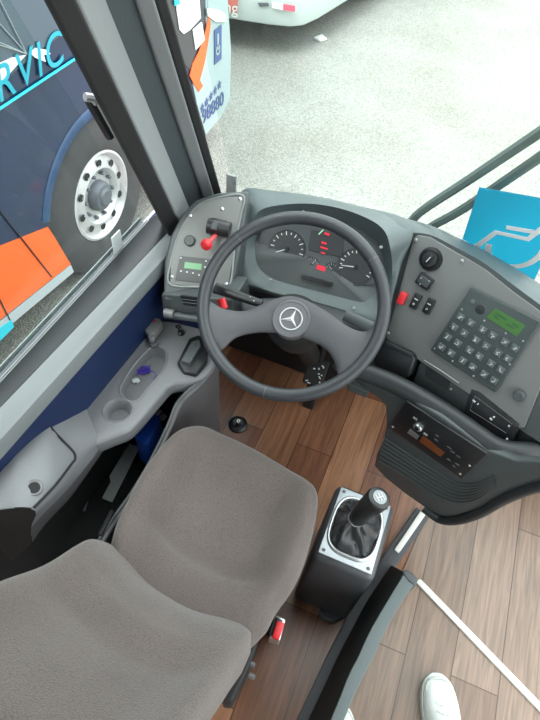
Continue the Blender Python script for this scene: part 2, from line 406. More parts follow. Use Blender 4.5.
# ================================================================ DASHBOARD
CL = Fr(U(310, 304, .64), 0, 55)
RW = Fr(U(485, 340, .715), -22, 64)
LP = Fr(U(436, 440, .48), -19, 90)
PL = Fr(U(205, 250, .74), 10, 42)
dash = thing('dashboard', (0, 1.1, .6), 'moulded grey bus dashboard wrapping around the steering wheel', 'dashboard')
WZ = .80
outer = [(236, 222), (243, 190), (275, 191), (315, 196), (355, 205), (402, 217), (413, 233), (402, 262), (394, 292), (383, 330), (358, 322), (322, 308), (285, 298), (258, 290), (236, 284), (233, 255)]
hood = [(248, 232), (258, 212), (280, 205), (315, 204), (352, 212), (382, 228), (391, 252), (392, 280), (389, 302), (376, 315), (356, 313), (320, 304), (285, 295), (262, 288), (248, 278), (245, 252)]
plat = [(256, 238), (264, 227), (285, 220), (320, 218), (350, 225), (374, 240), (383, 258), (383, 278), (377, 291), (366, 301), (355, 301), (320, 292), (285, 283), (268, 276), (258, 266), (255, 252)]
oz = []
for i, (x, y) in enumerate(outer):
    oz.append(U(x, y, WZ) if 1 <= i <= 5 else CL.px(x, y, 0))
hz = [CL.px(x, y, .012 if 1 <= i <= 6 else .004) for i, (x, y) in enumerate(hood)]
hz2 = [CL.px(x, y, -.001 if 1 <= i <= 6 else -.004).lerp(CL.px(*plat[i], -.004), .25) for i, (x, y) in enumerate(hood)]
pz = [CL.px(x, y, -.04 if 0 <= i <= 8 else -.02) for i, (x, y) in enumerate(plat)]
back = [p + V((0, .10, -.12)) for p in oz]
bm = bmesh.new(); n = 96
L0 = [cat_rom(l, n, True) for l in (back, oz, [a.lerp(b_, .5) + V((0, 0, .004)) for a, b_ in zip(oz, hz)], hz, hz2, pz)]
grid(bm, L0, closed_u=True)
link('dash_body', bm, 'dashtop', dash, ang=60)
cen = sum(pz, V()) / len(pz)
bm = bmesh.new(); ring = cat_rom(pz, n, True); vs = [bm.verts.new(p) for p in ring]; ring2 = [bm.verts.new(p.lerp(cen, .5)) for p in ring]; cv = bm.verts.new(cen)
for i in range(n):
    j = (i + 1) % n; bm.faces.new((vs[i], vs[j], ring2[j], ring2[i])); bm.faces.new((ring2[i], ring2[j], cv))
clus = thing('x', (0, 0, 0), None, None); bpy.data.objects.remove(clus)
plateo = link('instrument_panel', bm, 'clusterlo', dash, ang=180)
# gauge mask
gp = [(259, 240), (266, 229), (287, 222), (320, 220), (350, 227), (372, 242), (380, 258), (380, 275), (372, 284), (350, 284), (330, 277), (300, 270), (275, 264), (262, 256)]
mask = link('gauge_mask', prism([CL.px(x, y, -.034 ) for x, y in [(p.x, p.y) for p in cat_rom([(a, b2, 0) for a, b2 in gp], 48, True)]], CL.n * -.012), 'cluster', plateo, ang=30)
def gauge(x, y, r, name, a_need, ticks=15, c=-.031, arc=(-40, 220)):
    f = CL.sub(x, y, c)
    g = link(name, lathe(f, [(0, .0), (r * .93, .0), (r * .96, .002), (r, .002), (r, -.004)], 40), 'gauge', plateo)
    bm = bmesh.new()
    for k in range(ticks):
        a = arc[0] + (arc[1] - arc[0]) * k / (ticks - 1); ff = Fr(f.p(math.cos(R(a)) * r * .82, math.sin(R(a)) * r * .82, .001)); ff.u, ff.v, ff.n = f.u, f.v, f.n
        ff = ff.rot(a); box(ff, r * (.10 if k % 2 == 0 else .05), r * .022, .0006, bm)
    link('tick_marks', bm, 'ink', g, smooth=False)
    ff = f.rot(a_need); nd = [ff.p(-r * .1, -r * .03, .003), ff.p(r * .8, -r * .012, .003), ff.p(r * .8, r * .012, .003), ff.p(-r * .1, r * .03, .003)]
    link('needle', prism(nd, f.n * .001), 'ink', g, smooth=False)
    link('needle_cap', lathe(f, [(0, .006), (r * .1, .006), (r * .12, .002)], 16), 'black', g)
    return g
gauge(287, 249, .052, 'speedometer', 212)
gauge(356, 267, .05, 'tachometer', 190, arc=(-20, 200))
gauge(312, 264, .020, 'small_gauge', 60, 7, arc=(20, 160)); gauge(332, 270, .020, 'small_gauge', 140, 7, arc=(20, 160))
link('indicator_screen', prism([CL.px(x, y, -.032) for x, y in ((312, 230), (345, 236), (342, 257), (309, 250))], CL.n * .002), 'gauge', plateo, smooth=False, bevel=.001)
for x, y, a, b2 in ((327, 234, .007, .003), (324, 243, .007, .0025), (324, 248, .01, .002), (323, 253, .006, .0016), (321, 268, .012, .006), (309, 273, .009, .004)):
    link('warning_light', box(CL.sub(x, y, -.028), a, b2, .001), 'redhot', plateo, smooth=False, label='red lit warning lamp')
link('indicator_mark', box(CL.sub(321, 232, -.029).rot(60), .009, .0016, .001), mat('green_mark', (.4, .8, .5), .4), plateo, smooth=False)
link('switch_slot', prism([CL.px(x, y, -.012) for x, y in ((300, 277), (302, 275), (332, 283), (331, 287))], CL.n * -.012), 'black', plateo, smooth=False)
for x, y in ((271, 280), (354, 308), (381, 247), (303, 212)): link('screw', lathe(CL.sub(x, y, .004), [(0, .003), (.0035, .002), (.0045, -.002)], 12), 'silver', dash)
# rest of the body behind / below the cluster
xa, xb = -.47, .02
yb = CL.p(0, 0).y
bm = prism([(xa, yb + .02, .62), (xb, yb + .03, .60), (xb, yb + .24, .5), (xa, yb + .24, .5)], (0, 0, -.08)); link('knee_panel', bm, 'dashdark', dash, bevel=.01)
# ---- right wing
Wl = [U(x, y, WZ) for x, y in ((374, 211), (425, 227), (455, 240), (490, 257), (520, 274), (545, 290), (580, 314))]
Wl[0].z -= .006
Wb = [p + V((0, .06, -.16)) for p in Wl]
lipx = ((396, 233), (427, 234), (455, 247), (484, 263), (512, 284), (542, 306), (580, 332))
Fl = [RW.px(x, y, .006) for x, y in lipx]; Ml = [a.lerp(b_, .55) + V((0, 0, .012)) for a, b_ in zip(Wl, Fl)]
Bx = ((380, 342), (405, 352), (440, 374), (470, 396), (500, 416), (530, 436), (570, 462))
Bl = [RW.px(x, y, .003) for x, y in Bx]
Sx = ((372, 378), (395, 388), (425, 402), (455, 420), (482, 440), (520, 452), (575, 455))
Sl = [RW.px(x, y, -.02) for x, y in Sx]
bm = loft([Wb, Wl, Ml, Fl], 40, 3)
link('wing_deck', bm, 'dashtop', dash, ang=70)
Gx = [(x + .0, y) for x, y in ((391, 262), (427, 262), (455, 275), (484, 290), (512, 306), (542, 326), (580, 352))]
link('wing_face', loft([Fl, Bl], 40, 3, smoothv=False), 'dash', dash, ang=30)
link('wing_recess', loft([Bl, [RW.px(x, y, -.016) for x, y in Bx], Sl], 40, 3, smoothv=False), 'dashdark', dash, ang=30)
panx = [(413, 238), (418, 235), (430, 237), (452, 250), (468, 259), (486, 270), (512, 291), (545, 315), (556, 350), (524, 428), (515, 428), (470, 395), (442, 376), (412, 356), (388, 344), (386, 337), (398, 295)]
pan = link('control_panel', prism([RW.px(x, y, .010) for x, y in panx], RW.n * -.008), 'panel', dash, bevel=.0025, label='flat grey control panel with rounded upper corner')
for x, y in ((416, 240), (388, 333), (462, 261)): link('screw', lathe(RW.sub(x, y, .010), [(0, .003), (.004, .002), (.005, 0)], 12), 'silver', pan)
# rotary light switch
f = RW.sub(431, 259, .01)
k = link('rotary_light_switch', lathe(f, [(.030, 0), (.030, .004), (.025, .006), (.022, .007), (.022, .003), (0, .003)], 36), 'black', dash)
k2 = link('knob_grip', lathe(f, [(.020, .003), (.019, .012), (0, .013)], 30), 'dashdark', k)
link('grip_bar', box(Fr.rot(f, 75), .015, .0045, .018), 'black', k, bevel=.001)
link('pointer_mark', box(Fr.rot(f, 75), .008, .0012, .0188), 'ink', k, smooth=False)
# blower rocker
f = RW.sub(425, 281, .012); f = f.rot(-4)
k = link('rocker_switch', box(f, .020, .016, .008), 'black', dash, bevel=.002)
link('rocker_cap', box(Fr(f.p(-.006, 0, .006), 0, 0) if False else f, .016, .011, .011), 'dash', k, bevel=.002)
for x, y in ((421, 278), (429, 281), (420, 284)): link('switch_symbol', lathe(RW.sub(x, y, .024), [(0, .0005), (.0016, 0)], 8), 'ink', k)
# red hazard switch, two black switches
f = RW.sub(402.5, 298, .012).rot(3)
k = link('hazard_switch', box(f, .0095, .0165, .010), 'red', dash, bevel=.003, label='red hazard switch')
for x, y in ((416, 301), (429, 306)):
    f = RW.sub(x, y, .012).rot(3); k = link('rocker_switch', box(f, .0100, .0205, .006), 'black', dash, bevel=.0015)
    g = Fr(f.p(0, .006, .0)); g.u, g.v, g.n = f.u, f.v, f.n; link('switch_symbol', box(g, .005, .0012, .0072), 'ink', k, smooth=False)
    g = Fr(f.p(0, -.008, .0)); g.u, g.v, g.n = f.u, f.v, f.n; link('switch_symbol', lathe(g, [(.0016, .0065), (.0016, .0072), (.0028, .0072), (.0028, .0065)], 14), 'ink', k)
# keypad unit
kp = [(471, 287), (541, 322), (495, 393), (430, 350)]
kpu = thing('keypad_unit', RW.px(485, 340, .01), 'dark square electronic keypad with green display on the grey control panel', 'keypad')
link('keypad_body', prism([RW.px(x, y, .022) for x, y in kp], RW.n * -.0115), 'keyp', kpu, bevel=.003)
def bil(s, t, q=kp):
    a = V((*q[0], 0)).lerp(V((*q[1], 0)), s); b_ = V((*q[3], 0)).lerp(V((*q[2], 0)), s); r = a.lerp(b_, t); return r.x, r.y
dsp = link('display', prism([RW.px(*bil(s, t), .0232) for s, t in ((.41, .10), (.86, .12), (.84, .29), (.38, .26))], RW.n * -.003), 'lcd2', kpu, smooth=False)
f_ = RW.sub(*bil(.62, .19), .0235)
bm = bmesh.new()
for r_ in (0, 1):
    for c_ in range(12):
        if random.random() < .75:
            g = Fr(f_.p(-.03 + c_ * .0052, .004 - r_ * .008, 0)); g.u, g.v, g.n = f_.u, f_.v, f_.n; box(g, .0017, .0022, .0003, bm)
link('display_characters', bm, 'lcdk', dsp, smooth=False)
f = RW.sub(*bil(.26, .2), .022); link('speaker_grille', lathe(f, [(0, .003), (.011, .002), (.013, 0)], 20), 'dashdark', kpu)
f = RW.sub(*bil(.12, .17), .022); link('round_button', lathe(f, [(0, .003), (.006, .002), (.007, 0)], 16), 'key', kpu)
for g_ in range(3):
    for r_ in range(4):
        for c_ in range(2):
            s = .10 + g_ * .325 + c_ * .15; t = .42 + r_ * .155
            f = RW.sub(*bil(s, t), .0225)
            kk = link('key', box(f, .0092, .0085, .0035), 'key', kpu, bevel=.0015)
            bm = bmesh.new()
            for q_ in range(3):
                g = Fr(f.p(random.uniform(-.003, .003), .003 - q_ * .003, .0038)); g.u, g.v, g.n = f.u, f.v, f.n
                box(g.rot(random.choice((0, 0, 90, 20))), random.uniform(.002, .0042), .0006, .0003, bm)
            link('key_legend', bm, 'ink', kk, smooth=False)
for s, t in ((.06, .32), (.06, .6), (.04, .95), (.38, .31), (.7, .32), (.96, .62), (.94, .3), (.32, .96), (.65, .97)):
    link('indicator_dot', lathe(RW.sub(*bil(s, t), .022), [(0, .002), (.0022, .0015), (.0026, 0)], 10), 'silver', kpu)
f = RW.sub(520, 395, .01)
k = link('dial_knob', lathe(f, [(.015, 0), (.015, .004), (.013, .016), (.011, .019), (0, .019)], 32), 'dash', dash)
# fare slot unit and tachograph under the panel
UN = RW
def uq(pts, c, d=.012): return prism([RW.px(x, y, c) for x, y in pts], RW.n * -d)
f1 = thing('ticket_reader', RW.px(442, 385, 0), 'black card slot unit under the grey keypad panel', 'card reader')
link('reader_body', uq([(420, 362), (432, 367), (478, 397), (472, 416), (440, 402), (412, 386)], .008, .02), 'dashdark', f1, bevel=.003)
link('card_slot', uq([(426, 366), (430, 363), (452, 379), (448, 390), (425, 376)], .0095, .01), 'black', f1, smooth=False)
link('slot_lip', sweep([RW.px(424, 360, .014), RW.px(440, 370, .014), RW.px(459, 383, .013)], .0016, 6), 'silver', f1)
f2 = thing('tachograph', RW.px(494, 412, 0), 'black recorder unit with small white marks right of the card slot', 'recorder')
link('tachograph_body', uq([(471, 388), (480, 391), (521, 424), (512, 441), (504, 441), (464, 412)], .010, .022), 'black', f2, bevel=.002)
link('drawer_outline', sweep([RW.px(*p, .0115) for p in ((475, 396), (512, 424), (506, 433), (470, 410), (475, 396))], .0007, 5), 'panel', f2)
for x, y, a in ((474, 401, .006), (494, 417, .003), (478, 404, .002), (491, 419, .005), (509, 426, .003), (507, 439, .0035)): link('printed_mark', box(RW.sub(x, y, .0108).rot(-10), a * .7, .0022, .0008), 'ink', f2, smooth=False)
link('screw', lathe(RW.sub(451, 389, .009), [(.003, .0), (.003, .001), (0, .001)], 10), 'silver', f1)
# black lidded unit right of the wheel
f3x = RW.sub(390, 355, .0)
bm = prism([RW.px(x, y, .03) for x, y in ((383, 341), (412, 354), (415, 360), (409, 377), (403, 378), (374, 367), (372, 361))], RW.n * -.05)
sw = link('ashtray', bm, 'black', dash, bevel=.008)
link('ashtray_lip', prism([RW.px(x, y, .032) for x, y in ((386, 341), (413, 354), (412, 358), (384, 345))], RW.n * -.006), 'dashdark', sw, bevel=.002)
link('screw', lathe(RW.sub(385, 373, .031), [(0, .003), (.003, .002), (.004, 0)], 10), 'silver', sw)
link('lower_bracket', prism([U(x, y, .5) for x, y in ((350, 374), (372, 384), (368, 392), (349, 384))], (0, 0, -.03)), 'dash', dash, bevel=.003)
# padded ledge
lp = [U(x, y, z) for x, y, z in ((352, 368, .56), (377, 377, .56), (398, 386, .56), (422, 399, .56), (451, 417, .56), (477, 435, .56), (497, 448, .56), (520, 452, .56), (548, 451, .56), (590, 446, .56))]
link('padded_ledge', sweep(lp, (.026, .021), 20, 60), 'dashdark', dash)
lp2 = [U(x, y, .54) for x, y in ((352, 374), (370, 382), (407, 397), (444, 421), (481, 446), (499, 459), (540, 461), (590, 457))]
link('ledge_piping', sweep(lp2, .006, 10, 60), 'dash', dash)
# lower panel
pl = [(330, 366), (375, 383), (406, 396), (440, 416), (487, 450), (515, 461), (548, 463), (600, 458), (600, 474), (560, 480), (530, 487), (503, 497), (478, 510), (455, 517), (440, 516), (425, 508), (405, 494), (385, 478), (374, 466), (376, 455), (383, 440), (386, 425), (385, 406), (378, 398), (345, 380)]
low = link('lower_panel', prism([LP.px(x, y, 0) for x, y in pl], V((.008, .024, 0))), 'dash', dash, bevel=.006)
for k in range(7):
    t = k / 6
    pts = [(383 - 4 * t, 437 + t * 24), (405, 452 + t * 24), (430, 468 + t * 24), (455, 482 + t * 20), (475, 484 + t * 16), (495, 476 + t * 11)]
    link('rib', sweep([LP.px(x, y, .0015) for x, y in pts], .0022, 6, 30), 'dash', low)
tr = [LP.px(x, y, .0) for x, y in ((424, 508), (440, 519), (458, 520), (480, 513), (503, 500), (530, 489), (560, 482), (600, 476))]
link('edge_trim', sweep(tr, .014, 12, 50), 'trim', dash)
# radio
rad = thing('car_radio', LP.px(436, 440, .01), 'black radio with amber display set in the lower grey dash panel', 'radio')
rp = [(406, 401), (487, 454), (461, 479), (389, 428)]
link('radio_body', prism([LP.px(x, y, .007) for x, y in rp], LP.n * -.0075), 'black', rad, bevel=.0015)
def rb(s, t): return bil(s, t, rp)
f = LP.sub(*rb(.26, .42), .007)
kn = link('volume_knob', lathe(f, [(.013, 0), (.013, .008), (.010, .011), (0, .011)], 28), 'silver', rad)
link('knob_centre', lathe(f, [(.006, .0115), (.006, .0135), (0, .0135)], 20), 'black', kn)
for s, t in ((.18, .3), (.37, .52)): link('push_button', box(LP.sub(*rb(s, t), .008), .006, .003, .002), 'silver', rad, bevel=.001)
link('amber_display', prism([LP.px(*rb(s, t), .009) for s, t in ((.36, .6), (.66, .66), (.66, .82), (.36, .80))], LP.n * -.003), 'strip', rad, smooth=False, label='unlit amber display strip')
link('cassette_door', prism([LP.px(*rb(s, t), .009) for s, t in ((.2, .66), (.33, .68), (.33, .8), (.2, .8))], LP.n * -.003), 'silver', rad, smooth=False)
for s, t, a in ((.48, .36, .004), (.5, .48, .005), (.66, .45, .006), (.72, .5, .006), (.8, .52, .005), (.75, .75, .005), (.85, .72, .006), (.84, .82, .004)):
    link('push_button', box(LP.sub(*rb(s, t), .008), a, .0018, .0012), 'hub', rad, smooth=False)
for s, t in ((.03, .9), (.95, .9), (.96, .55)): link('screw', lathe(LP.sub(*rb(s, t), .007), [(0, .002), (.003, .0015), (.0035, 0)], 10), 'silver', rad)
# ---- left pod
po = [(163, 300), (164, 262), (170, 236), (181, 214), (196, 199), (218, 192), (249, 190), (248, 200), (243, 235), (238, 262), (232, 290), (230, 302), (200, 302)]
pod = link('instrument_pod', prism([PL.px(x, y, 0) for x, y in po], V((0, .05, -.12))), 'dash', dash, bevel=.008)
pin = [(170, 284), (171, 262), (177, 240), (187, 219), (201, 204), (222, 197), (243, 196), (241, 214), (235, 243), (228, 288), (200, 287)]
link('pod_bezel', sweep([PL.px(x, y, .002) for x, y in pin], .0035, 10, 80, closed=True), 'bezel', pod)
pp = link('pod_plate', prism([PL.px(x, y, .004) for x, y in pin], PL.n * -.006), 'plate', pod, bevel=.001)
for x, y in ((190, 216), (240, 199), (172, 277), (222, 209), (226, 284)): link('screw', lathe(PL.sub(x, y, .004), [(0, .004), (.003, .003), (.0055, 0)], 12), 'silver', pp)
f = PL.sub(190, 241, .004); link('push_button', lathe(f, [(.0145, 0), (.0145, .006), (.012, .009), (0, .009)], 28), 'dash', pod, label='dark grey round push button')
f = PL.sub(219, 228, .004)
pb = thing('parking_brake_valve', PL.px(219, 228, .004), 'black parking brake valve with red lever knob on the left pod', 'brake lever')
bm = box(f, .024, .021, .02); link('valve_body', bm, 'black', pb, bevel=.006)
link('valve_drum', sweep([PL.px(219, 228, .02) - PL.u * .03, PL.px(219, 228, .02) + PL.u * .03], .020, 24), 'black', pb)
link('valve_gate', box(PL.sub(215, 226, .034), .009, .012, .010), 'dash', pb, bevel=.003)
ks, ke = PL.px(216, 235, .02), PL.px(208, 243, .045)
link('lever_stem', sweep([ks, ke], .006, 12), mat('pink_red', (.7, .09, .1), .4), pb)
fk = Fr(ke); fk.n = (ke - ks).normalized(); fk.u = fk.n.orthogonal().normalized(); fk.v = fk.n.cross(fk.u)
link('lever_knob', lathe(fk, [(.006, -.004), (.0135, .0), (.0155, .008), (.013, .016), (.007, .019), (0, .02)], 24), 'red', pb, label='red ball knob')
# clock unit
clk = thing('digital_clock', PL.px(196, 269, .004), 'grey digital clock with green display on the left pod', 'clock')
cq = [(180, 256), (218, 260), (212, 284), (175, 280)]
link('clock_body', prism([PL.px(x, y, .008) for x, y in cq], PL.n * -.006), mat('clock_grey', (.075, .08, .08), .5), clk, bevel=.001)
link('display', prism([PL.px(x, y, .0085) for x, y in ((185, 262), (202, 264), (201, 270), (184, 268))], PL.n * -.002), 'lcd', clk, smooth=False)
for x, y in ((206, 261), (211, 262), (205, 267), (181, 271), (187, 272), (193, 273), (199, 275), (181, 258), (207, 276)): link('push_button', box(PL.sub(x, y, .0085), .0022, .0016, .001), 'ink', clk, smooth=False)
# pod front face with vent
PF = Fr(U(196, 300, .665), 4, 88)
vf = link('pod_front', prism([PF.px(x, y, 0) for x, y in ((161, 294), (233, 300), (236, 328), (163, 319))], V((0, .1, 0))), 'dash', dash, bevel=.006)
vt = link('air_vent', prism([PF.px(x, y, .002) for x, y in ((180, 296), (198, 298), (198, 307), (184, 305))], PF.n * -.006), 'black', vf, smooth=False)
for t in (.3, .6): link('vent_slat', sweep([PF.px(182, 296 + 10 * t, .003), PF.px(198, 298 + 10 * t, .003)], .0012, 6), 'dash', vt)
link('round_ledge', sweep([PF.px(166, 313, .008), PF.px(180, 316, .01), PF.px(232, 324, .01)], .010, 14), 'dash', dash)
link('ledge_cap', sweep([PF.px(165, 312, .012), PF.px(174, 314, .012)], .012, 14), 'consol', dash)

# ================================================================ STEERING WHEEL
SW = Fr((-.24, .89, .80), 0, 33)
sw = thing('steering_wheel', SW.p(0, 0), 'large dark two-spoke steering wheel with round star emblem', 'steering wheel')
bm = bmesh.new(); rows = []
for i in range(96):
    a = 2 * math.pi * i / 96; rows.append([SW.p(math.cos(a) * (.2105 + .0155 * math.cos(t)), math.sin(a) * (.2105 + .0155 * math.cos(t)), .0155 * math.sin(t)) for t in [2 * math.pi * j / 16 for j in range(16)]])
grid(bm, rows, closed_u=True, closed_v=True); rim = link('rim', bm, 'wheel', sw, ang=180)
for a in (78, 100, 262, 20, 200):
    pass
for px_, py_ in ((231, 229), (264, 397), (388, 252)):
    ax, ay = SW.ab(px_, py_); a = math.atan2(ay, ax); c0 = SW.p(math.cos(a) * .2105, math.sin(a) * .2105)
    ff = Fr(c0); ff.u = (SW.u * math.cos(a) + SW.v * math.sin(a)); ff.v = SW.n; ff.n = ff.u.cross(ff.v)
    link('rim_seam', lathe(ff, [(.0154, -.0006), (.0159, -.0006), (.0159, .0006), (.0154, .0006)], 20), 'hub', rim)
def SP(x, y, k=.0):
    p = SW.px(x, y, -.01); r = min(1, math.hypot(*SW.ab(x, y, -.01)) / .2); return SW.px(x, y, -.035 * (1 - r ** 1.5) - .002 + k)
tl = [(203, 296), (213, 303), (225, 309), (243, 311), (258, 306), (274, 299), (291, 296), (308, 301), (326, 311), (343, 323), (356, 330), (367, 331), (374, 323), (381, 312)]
bl = [(203, 335), (212, 348), (222, 350), (236, 338), (256, 333), (276, 333), (294, 335), (310, 341), (321, 346), (330, 354), (336, 366), (339, 376), (352, 378), (376, 352)]
bm = bmesh.new(); nu = 60
T = cat_rom([(x, y, 0) for x, y in tl], nu); B = cat_rom([(x, y, 0) for x, y in bl], nu); rows = []
for t, k in ((0, -.014), (0.0, -.004), (.04, -.001), (.12, .003), (.3, .006), (.5, .007), (.7, .006), (.88, .003), (.96, -.001), (1, -.004), (1, -.014)):
    rows.append([SP(a.x + (b_.x - a.x) * t, a.y + (b_.y - a.y) * t, k) for a, b_ in zip(T, B)])
grid(bm, rows, closed_v=True)
spoke = link('spoke_pad', bm, 'spoke', sw, ang=60)
hf = Fr(SW.px(291.5, 319.5, -.028)); hf.u, hf.v, hf.n = SW.u, SW.v, SW.n
hub = link('emblem_badge', lathe(hf, [(.046, -.02), (.046, .004), (.044, .007), (.041, .0075), (.040, .006), (0, .007)], 48), 'hub', sw)
bm = lathe(hf, [(.0245, .007), (.0245, .0095), (.0275, .0095), (.0275, .007)], 48)
hr = hf.rot(-8)
for k in range(3):
    g = hr.rot(90 + 120 * k); tip = g.p(.0255, 0, .008); l1, l2 = g.rot(60).p(.0052, 0, .0075), g.rot(-60).p(.0052, 0, .0075); c_ = g.p(0, 0, .0115)
    vs = [bm.verts.new(p) for p in (tip, l1, c_, l2)]; bm.faces.new((vs[0], vs[1], vs[2])); bm.faces.new((vs[0], vs[2], vs[3]))
link('three_pointed_star', bm, 'badge', hub, smooth=False, label='silver three-pointed star in a ring')
# column, stalks
st = thing('steering_column', SW.p(0, 0, -.3), 'dark steering column with stalks below the wheel hub', 'steering column')
cf = Fr(SW.p(0, -.02, 0)); cf.u, cf.v, cf.n = SW.u, SW.v, SW.n
link('column_shroud', lathe(cf, [(.0, -.052), (.048, -.052), (.062, -.065), (.07, -.10), (.066, -.2), (.05, -.24), (.0, -.24)], 32), 'blackm', st)
link('column_tube', sweep([cf.p(0, 0, -.22), cf.p(0, 0, -.78)], .035, 20), 'blackm', st)
cfz = [U(x, y, .70) for x, y in ((238, 300), (262, 297), (300, 296), (345, 309), (378, 324), (372, 334), (345, 330), (300, 322), (262, 320), (240, 312))]
link('column_cowl', prism(cfz, (0, .04, -.08)), 'dashdark', st, bevel=.012)
s0, s1 = U(215, 288, .74), U(262, 304, .74)
link('indicator_stalk', sweep([s0, s0.lerp(s1, .3), s0.lerp(s1, .75), s1], lambda t: (.014 - .004 * t, .011 - .003 * t), 14, 20), 'black', st)
for x, y in ((241, 294), (250, 297), (254, 301)): link('stalk_symbol', lathe(Fr(U(x, y, .749), 0, 0), [(0, .001), (.0015, .001)], 8), 'ink', st)
link('hazard_knob', sweep([U(224, 309, .72), U(221, 299, .735)], (.011, .007), 14), 'red', st, label='red knob on the column')
s0, s1 = U(345, 315, .72), U(374, 329, .72)
link('wiper_stalk', sweep([s0, s1], (.015, .008), 14), 'dash', st)

TB = [(-.60, 1.33, 0), (-.13, 1.33, 0), (-.13, 1.27, .42), (-.60, 1.27, .42)]
link('footwell_dark_board', prism(TB, (0, .09, 0)), 'blackm', dash, bevel=.01)  # black board added to darken the footwell under the dash
# pedals
pd = thing('brake_pedal', U(316, 370, .1), 'black pedal with bright worn metal under the steering wheel', 'pedal')
pc = U(316, 372, .20); pf = Fr(pc, 0, 50)
link('pedal_pad', box(pf, .035, .05, .008), 'blackm', pd, bevel=.006)
link('pedal_hinge', wbox((pc.x - .02, pc.y - .02, 0), (pc.x + .02, pc.y + .02, .18)), 'blackm', pd, bevel=.004)
link('pedal_arm', sweep([pf.p(0, .04, -.005), pc + V((0, .03, .08)), pc + V((0, .02, .2))], .012, 10, 12), 'blackm', pd)
for i in range(12):
    bm = bmesh.new(); a = random.uniform(-.028, .028); b2 = random.uniform(-.045, .045); g = Fr(pf.p(a, b2, .0085)); g.u, g.v, g.n = pf.u, pf.v, pf.n
    box(g.rot(random.uniform(0, 180)), random.uniform(.002, .006), .002, .0008, bm)
    link('metal_fleck', bm, 'silver', pd, smooth=False)
fs = thing('floor_switch', U(238, 425, 0), 'round black foot switch with white centre on the floor', 'foot switch')
f = Fr(U(238, 425, 0), 0, 0)
link('switch_base', lathe(f, [(.034, 0), (.034, .006), (.028, .012), (.018, .014), (.018, .02), (0, .02)], 32), 'black', fs)
f2_ = Fr(U(238.5, 421, .034), 0, 0)
link('switch_button', lathe(f2_, [(.012, -.015), (.011, 0), (0, 0)], 24), 'black', fs)
link('button_centre', lathe(f2_, [(.003, .0), (.003, .001), (.0065, .001), (.0065, 0)], 24), 'white', fs, label='white ring on the button')

# ================================================================ LEFT CONSOLE
CZ = .5
con = thing('side_console', U(150, 380, 0), 'grey moulded side console with tray and cup holder under the window', 'console')
cp = [(152, 327), (165, 320), (200, 328), (216, 340), (216, 362), (204, 376), (187, 382), (172, 384), (162, 394), (152, 406), (139, 421), (128, 431), (113, 437), (98, 443), (84, 447), (76, 430), (78, 404), (90, 396), (104, 379), (122, 355), (136, 338)]
pts = cat_rom([U(x, y, CZ) for x, y in cp], 90, True)
ctop = link('console_top', prism(pts, (0, 0, -.05)), 'consol', con, bevel=.010)
def cutter(poly, depth):
    bm = prism([U(x, y, CZ + .02) + (U(x, y, CZ) - U(x, y, CZ + .02)) * 0 for x, y in poly], (0, 0, -1)); return bm
tray = cat_rom([U(x, y, CZ) for x, y in ((128, 374), (142, 356), (155, 346), (165, 350), (167, 360), (162, 372), (148, 388), (138, 400), (127, 400), (120, 390))], 40, True)
bm = bmesh.new(); ctr = sum(tray, V()) / len(tray)
lo = [p.lerp(ctr, .14) + V((0, 0, -.030)) for p in tray]; hi = [p + V((0, 0, .02)) for p in tray]; mid = [p.copy() for p in tray]; m2_ = [p.lerp(ctr, .05) + V((0, 0, -.016)) for p in tray]
vs = grid(bm, [hi, mid, m2_, lo], closed_u=True); bm.faces.new(vs[0][::-1]); bm.faces.new(vs[-1])
c1 = link('c1', bm, 'consol', con)
fc = Fr(U(118, 410, CZ), 0, 0)
bm = lathe(fc, [(0.0, .02), (.036, .02), (.0345, .0), (.031, -.004), (.026, -.03), (.024, -.034), (0, -.034)], 40)
c2 = link('c2', bm, 'consol', con)
boolcut(ctop, [c1, c2])
bm = bmesh.new(); tr_ = cat_rom([p + V((0, 0, .0)) for p in tray], 60, True)
link('tray_rim', sweep(tr_, .0035, 8, closed=True), 'consol', ctop)
link('cup_rim', lathe(fc, [(.0345, -.002), (.036, .002), (.0385, .002), (.041, -.002)], 40), 'consol', ctop)
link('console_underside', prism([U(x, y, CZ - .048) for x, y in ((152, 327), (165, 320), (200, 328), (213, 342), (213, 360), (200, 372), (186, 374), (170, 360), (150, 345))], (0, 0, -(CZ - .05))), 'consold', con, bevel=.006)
# side panel standing beside the seat
tp = [(215, 362, .49), (200, 380, .485), (186, 393, .475), (176, 405, .45), (168, 425, .43), (152, 458, .41), (132, 492, .40), (112, 520, .39), (96, 545, .38)]
top_ = [U(*p) for p in tp]; bot = [V((p.x + .005, p.y, .0)) for p in top_]
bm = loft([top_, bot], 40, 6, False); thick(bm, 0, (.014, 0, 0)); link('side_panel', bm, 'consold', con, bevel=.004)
link('panel_lip', sweep(top_, .0045, 10, 50), 'consold', con)
# pocket interior
pkb = .16
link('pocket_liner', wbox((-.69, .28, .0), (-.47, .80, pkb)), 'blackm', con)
link('pocket_back', prism([(sx(.28) - .003, .28, pkb), (sx(.28) + .004, .28, pkb), (sx(.78) + .004, .78, pkb), (sx(.78) - .003, .78, pkb)], (0, 0, .30)), 'blackm', con)
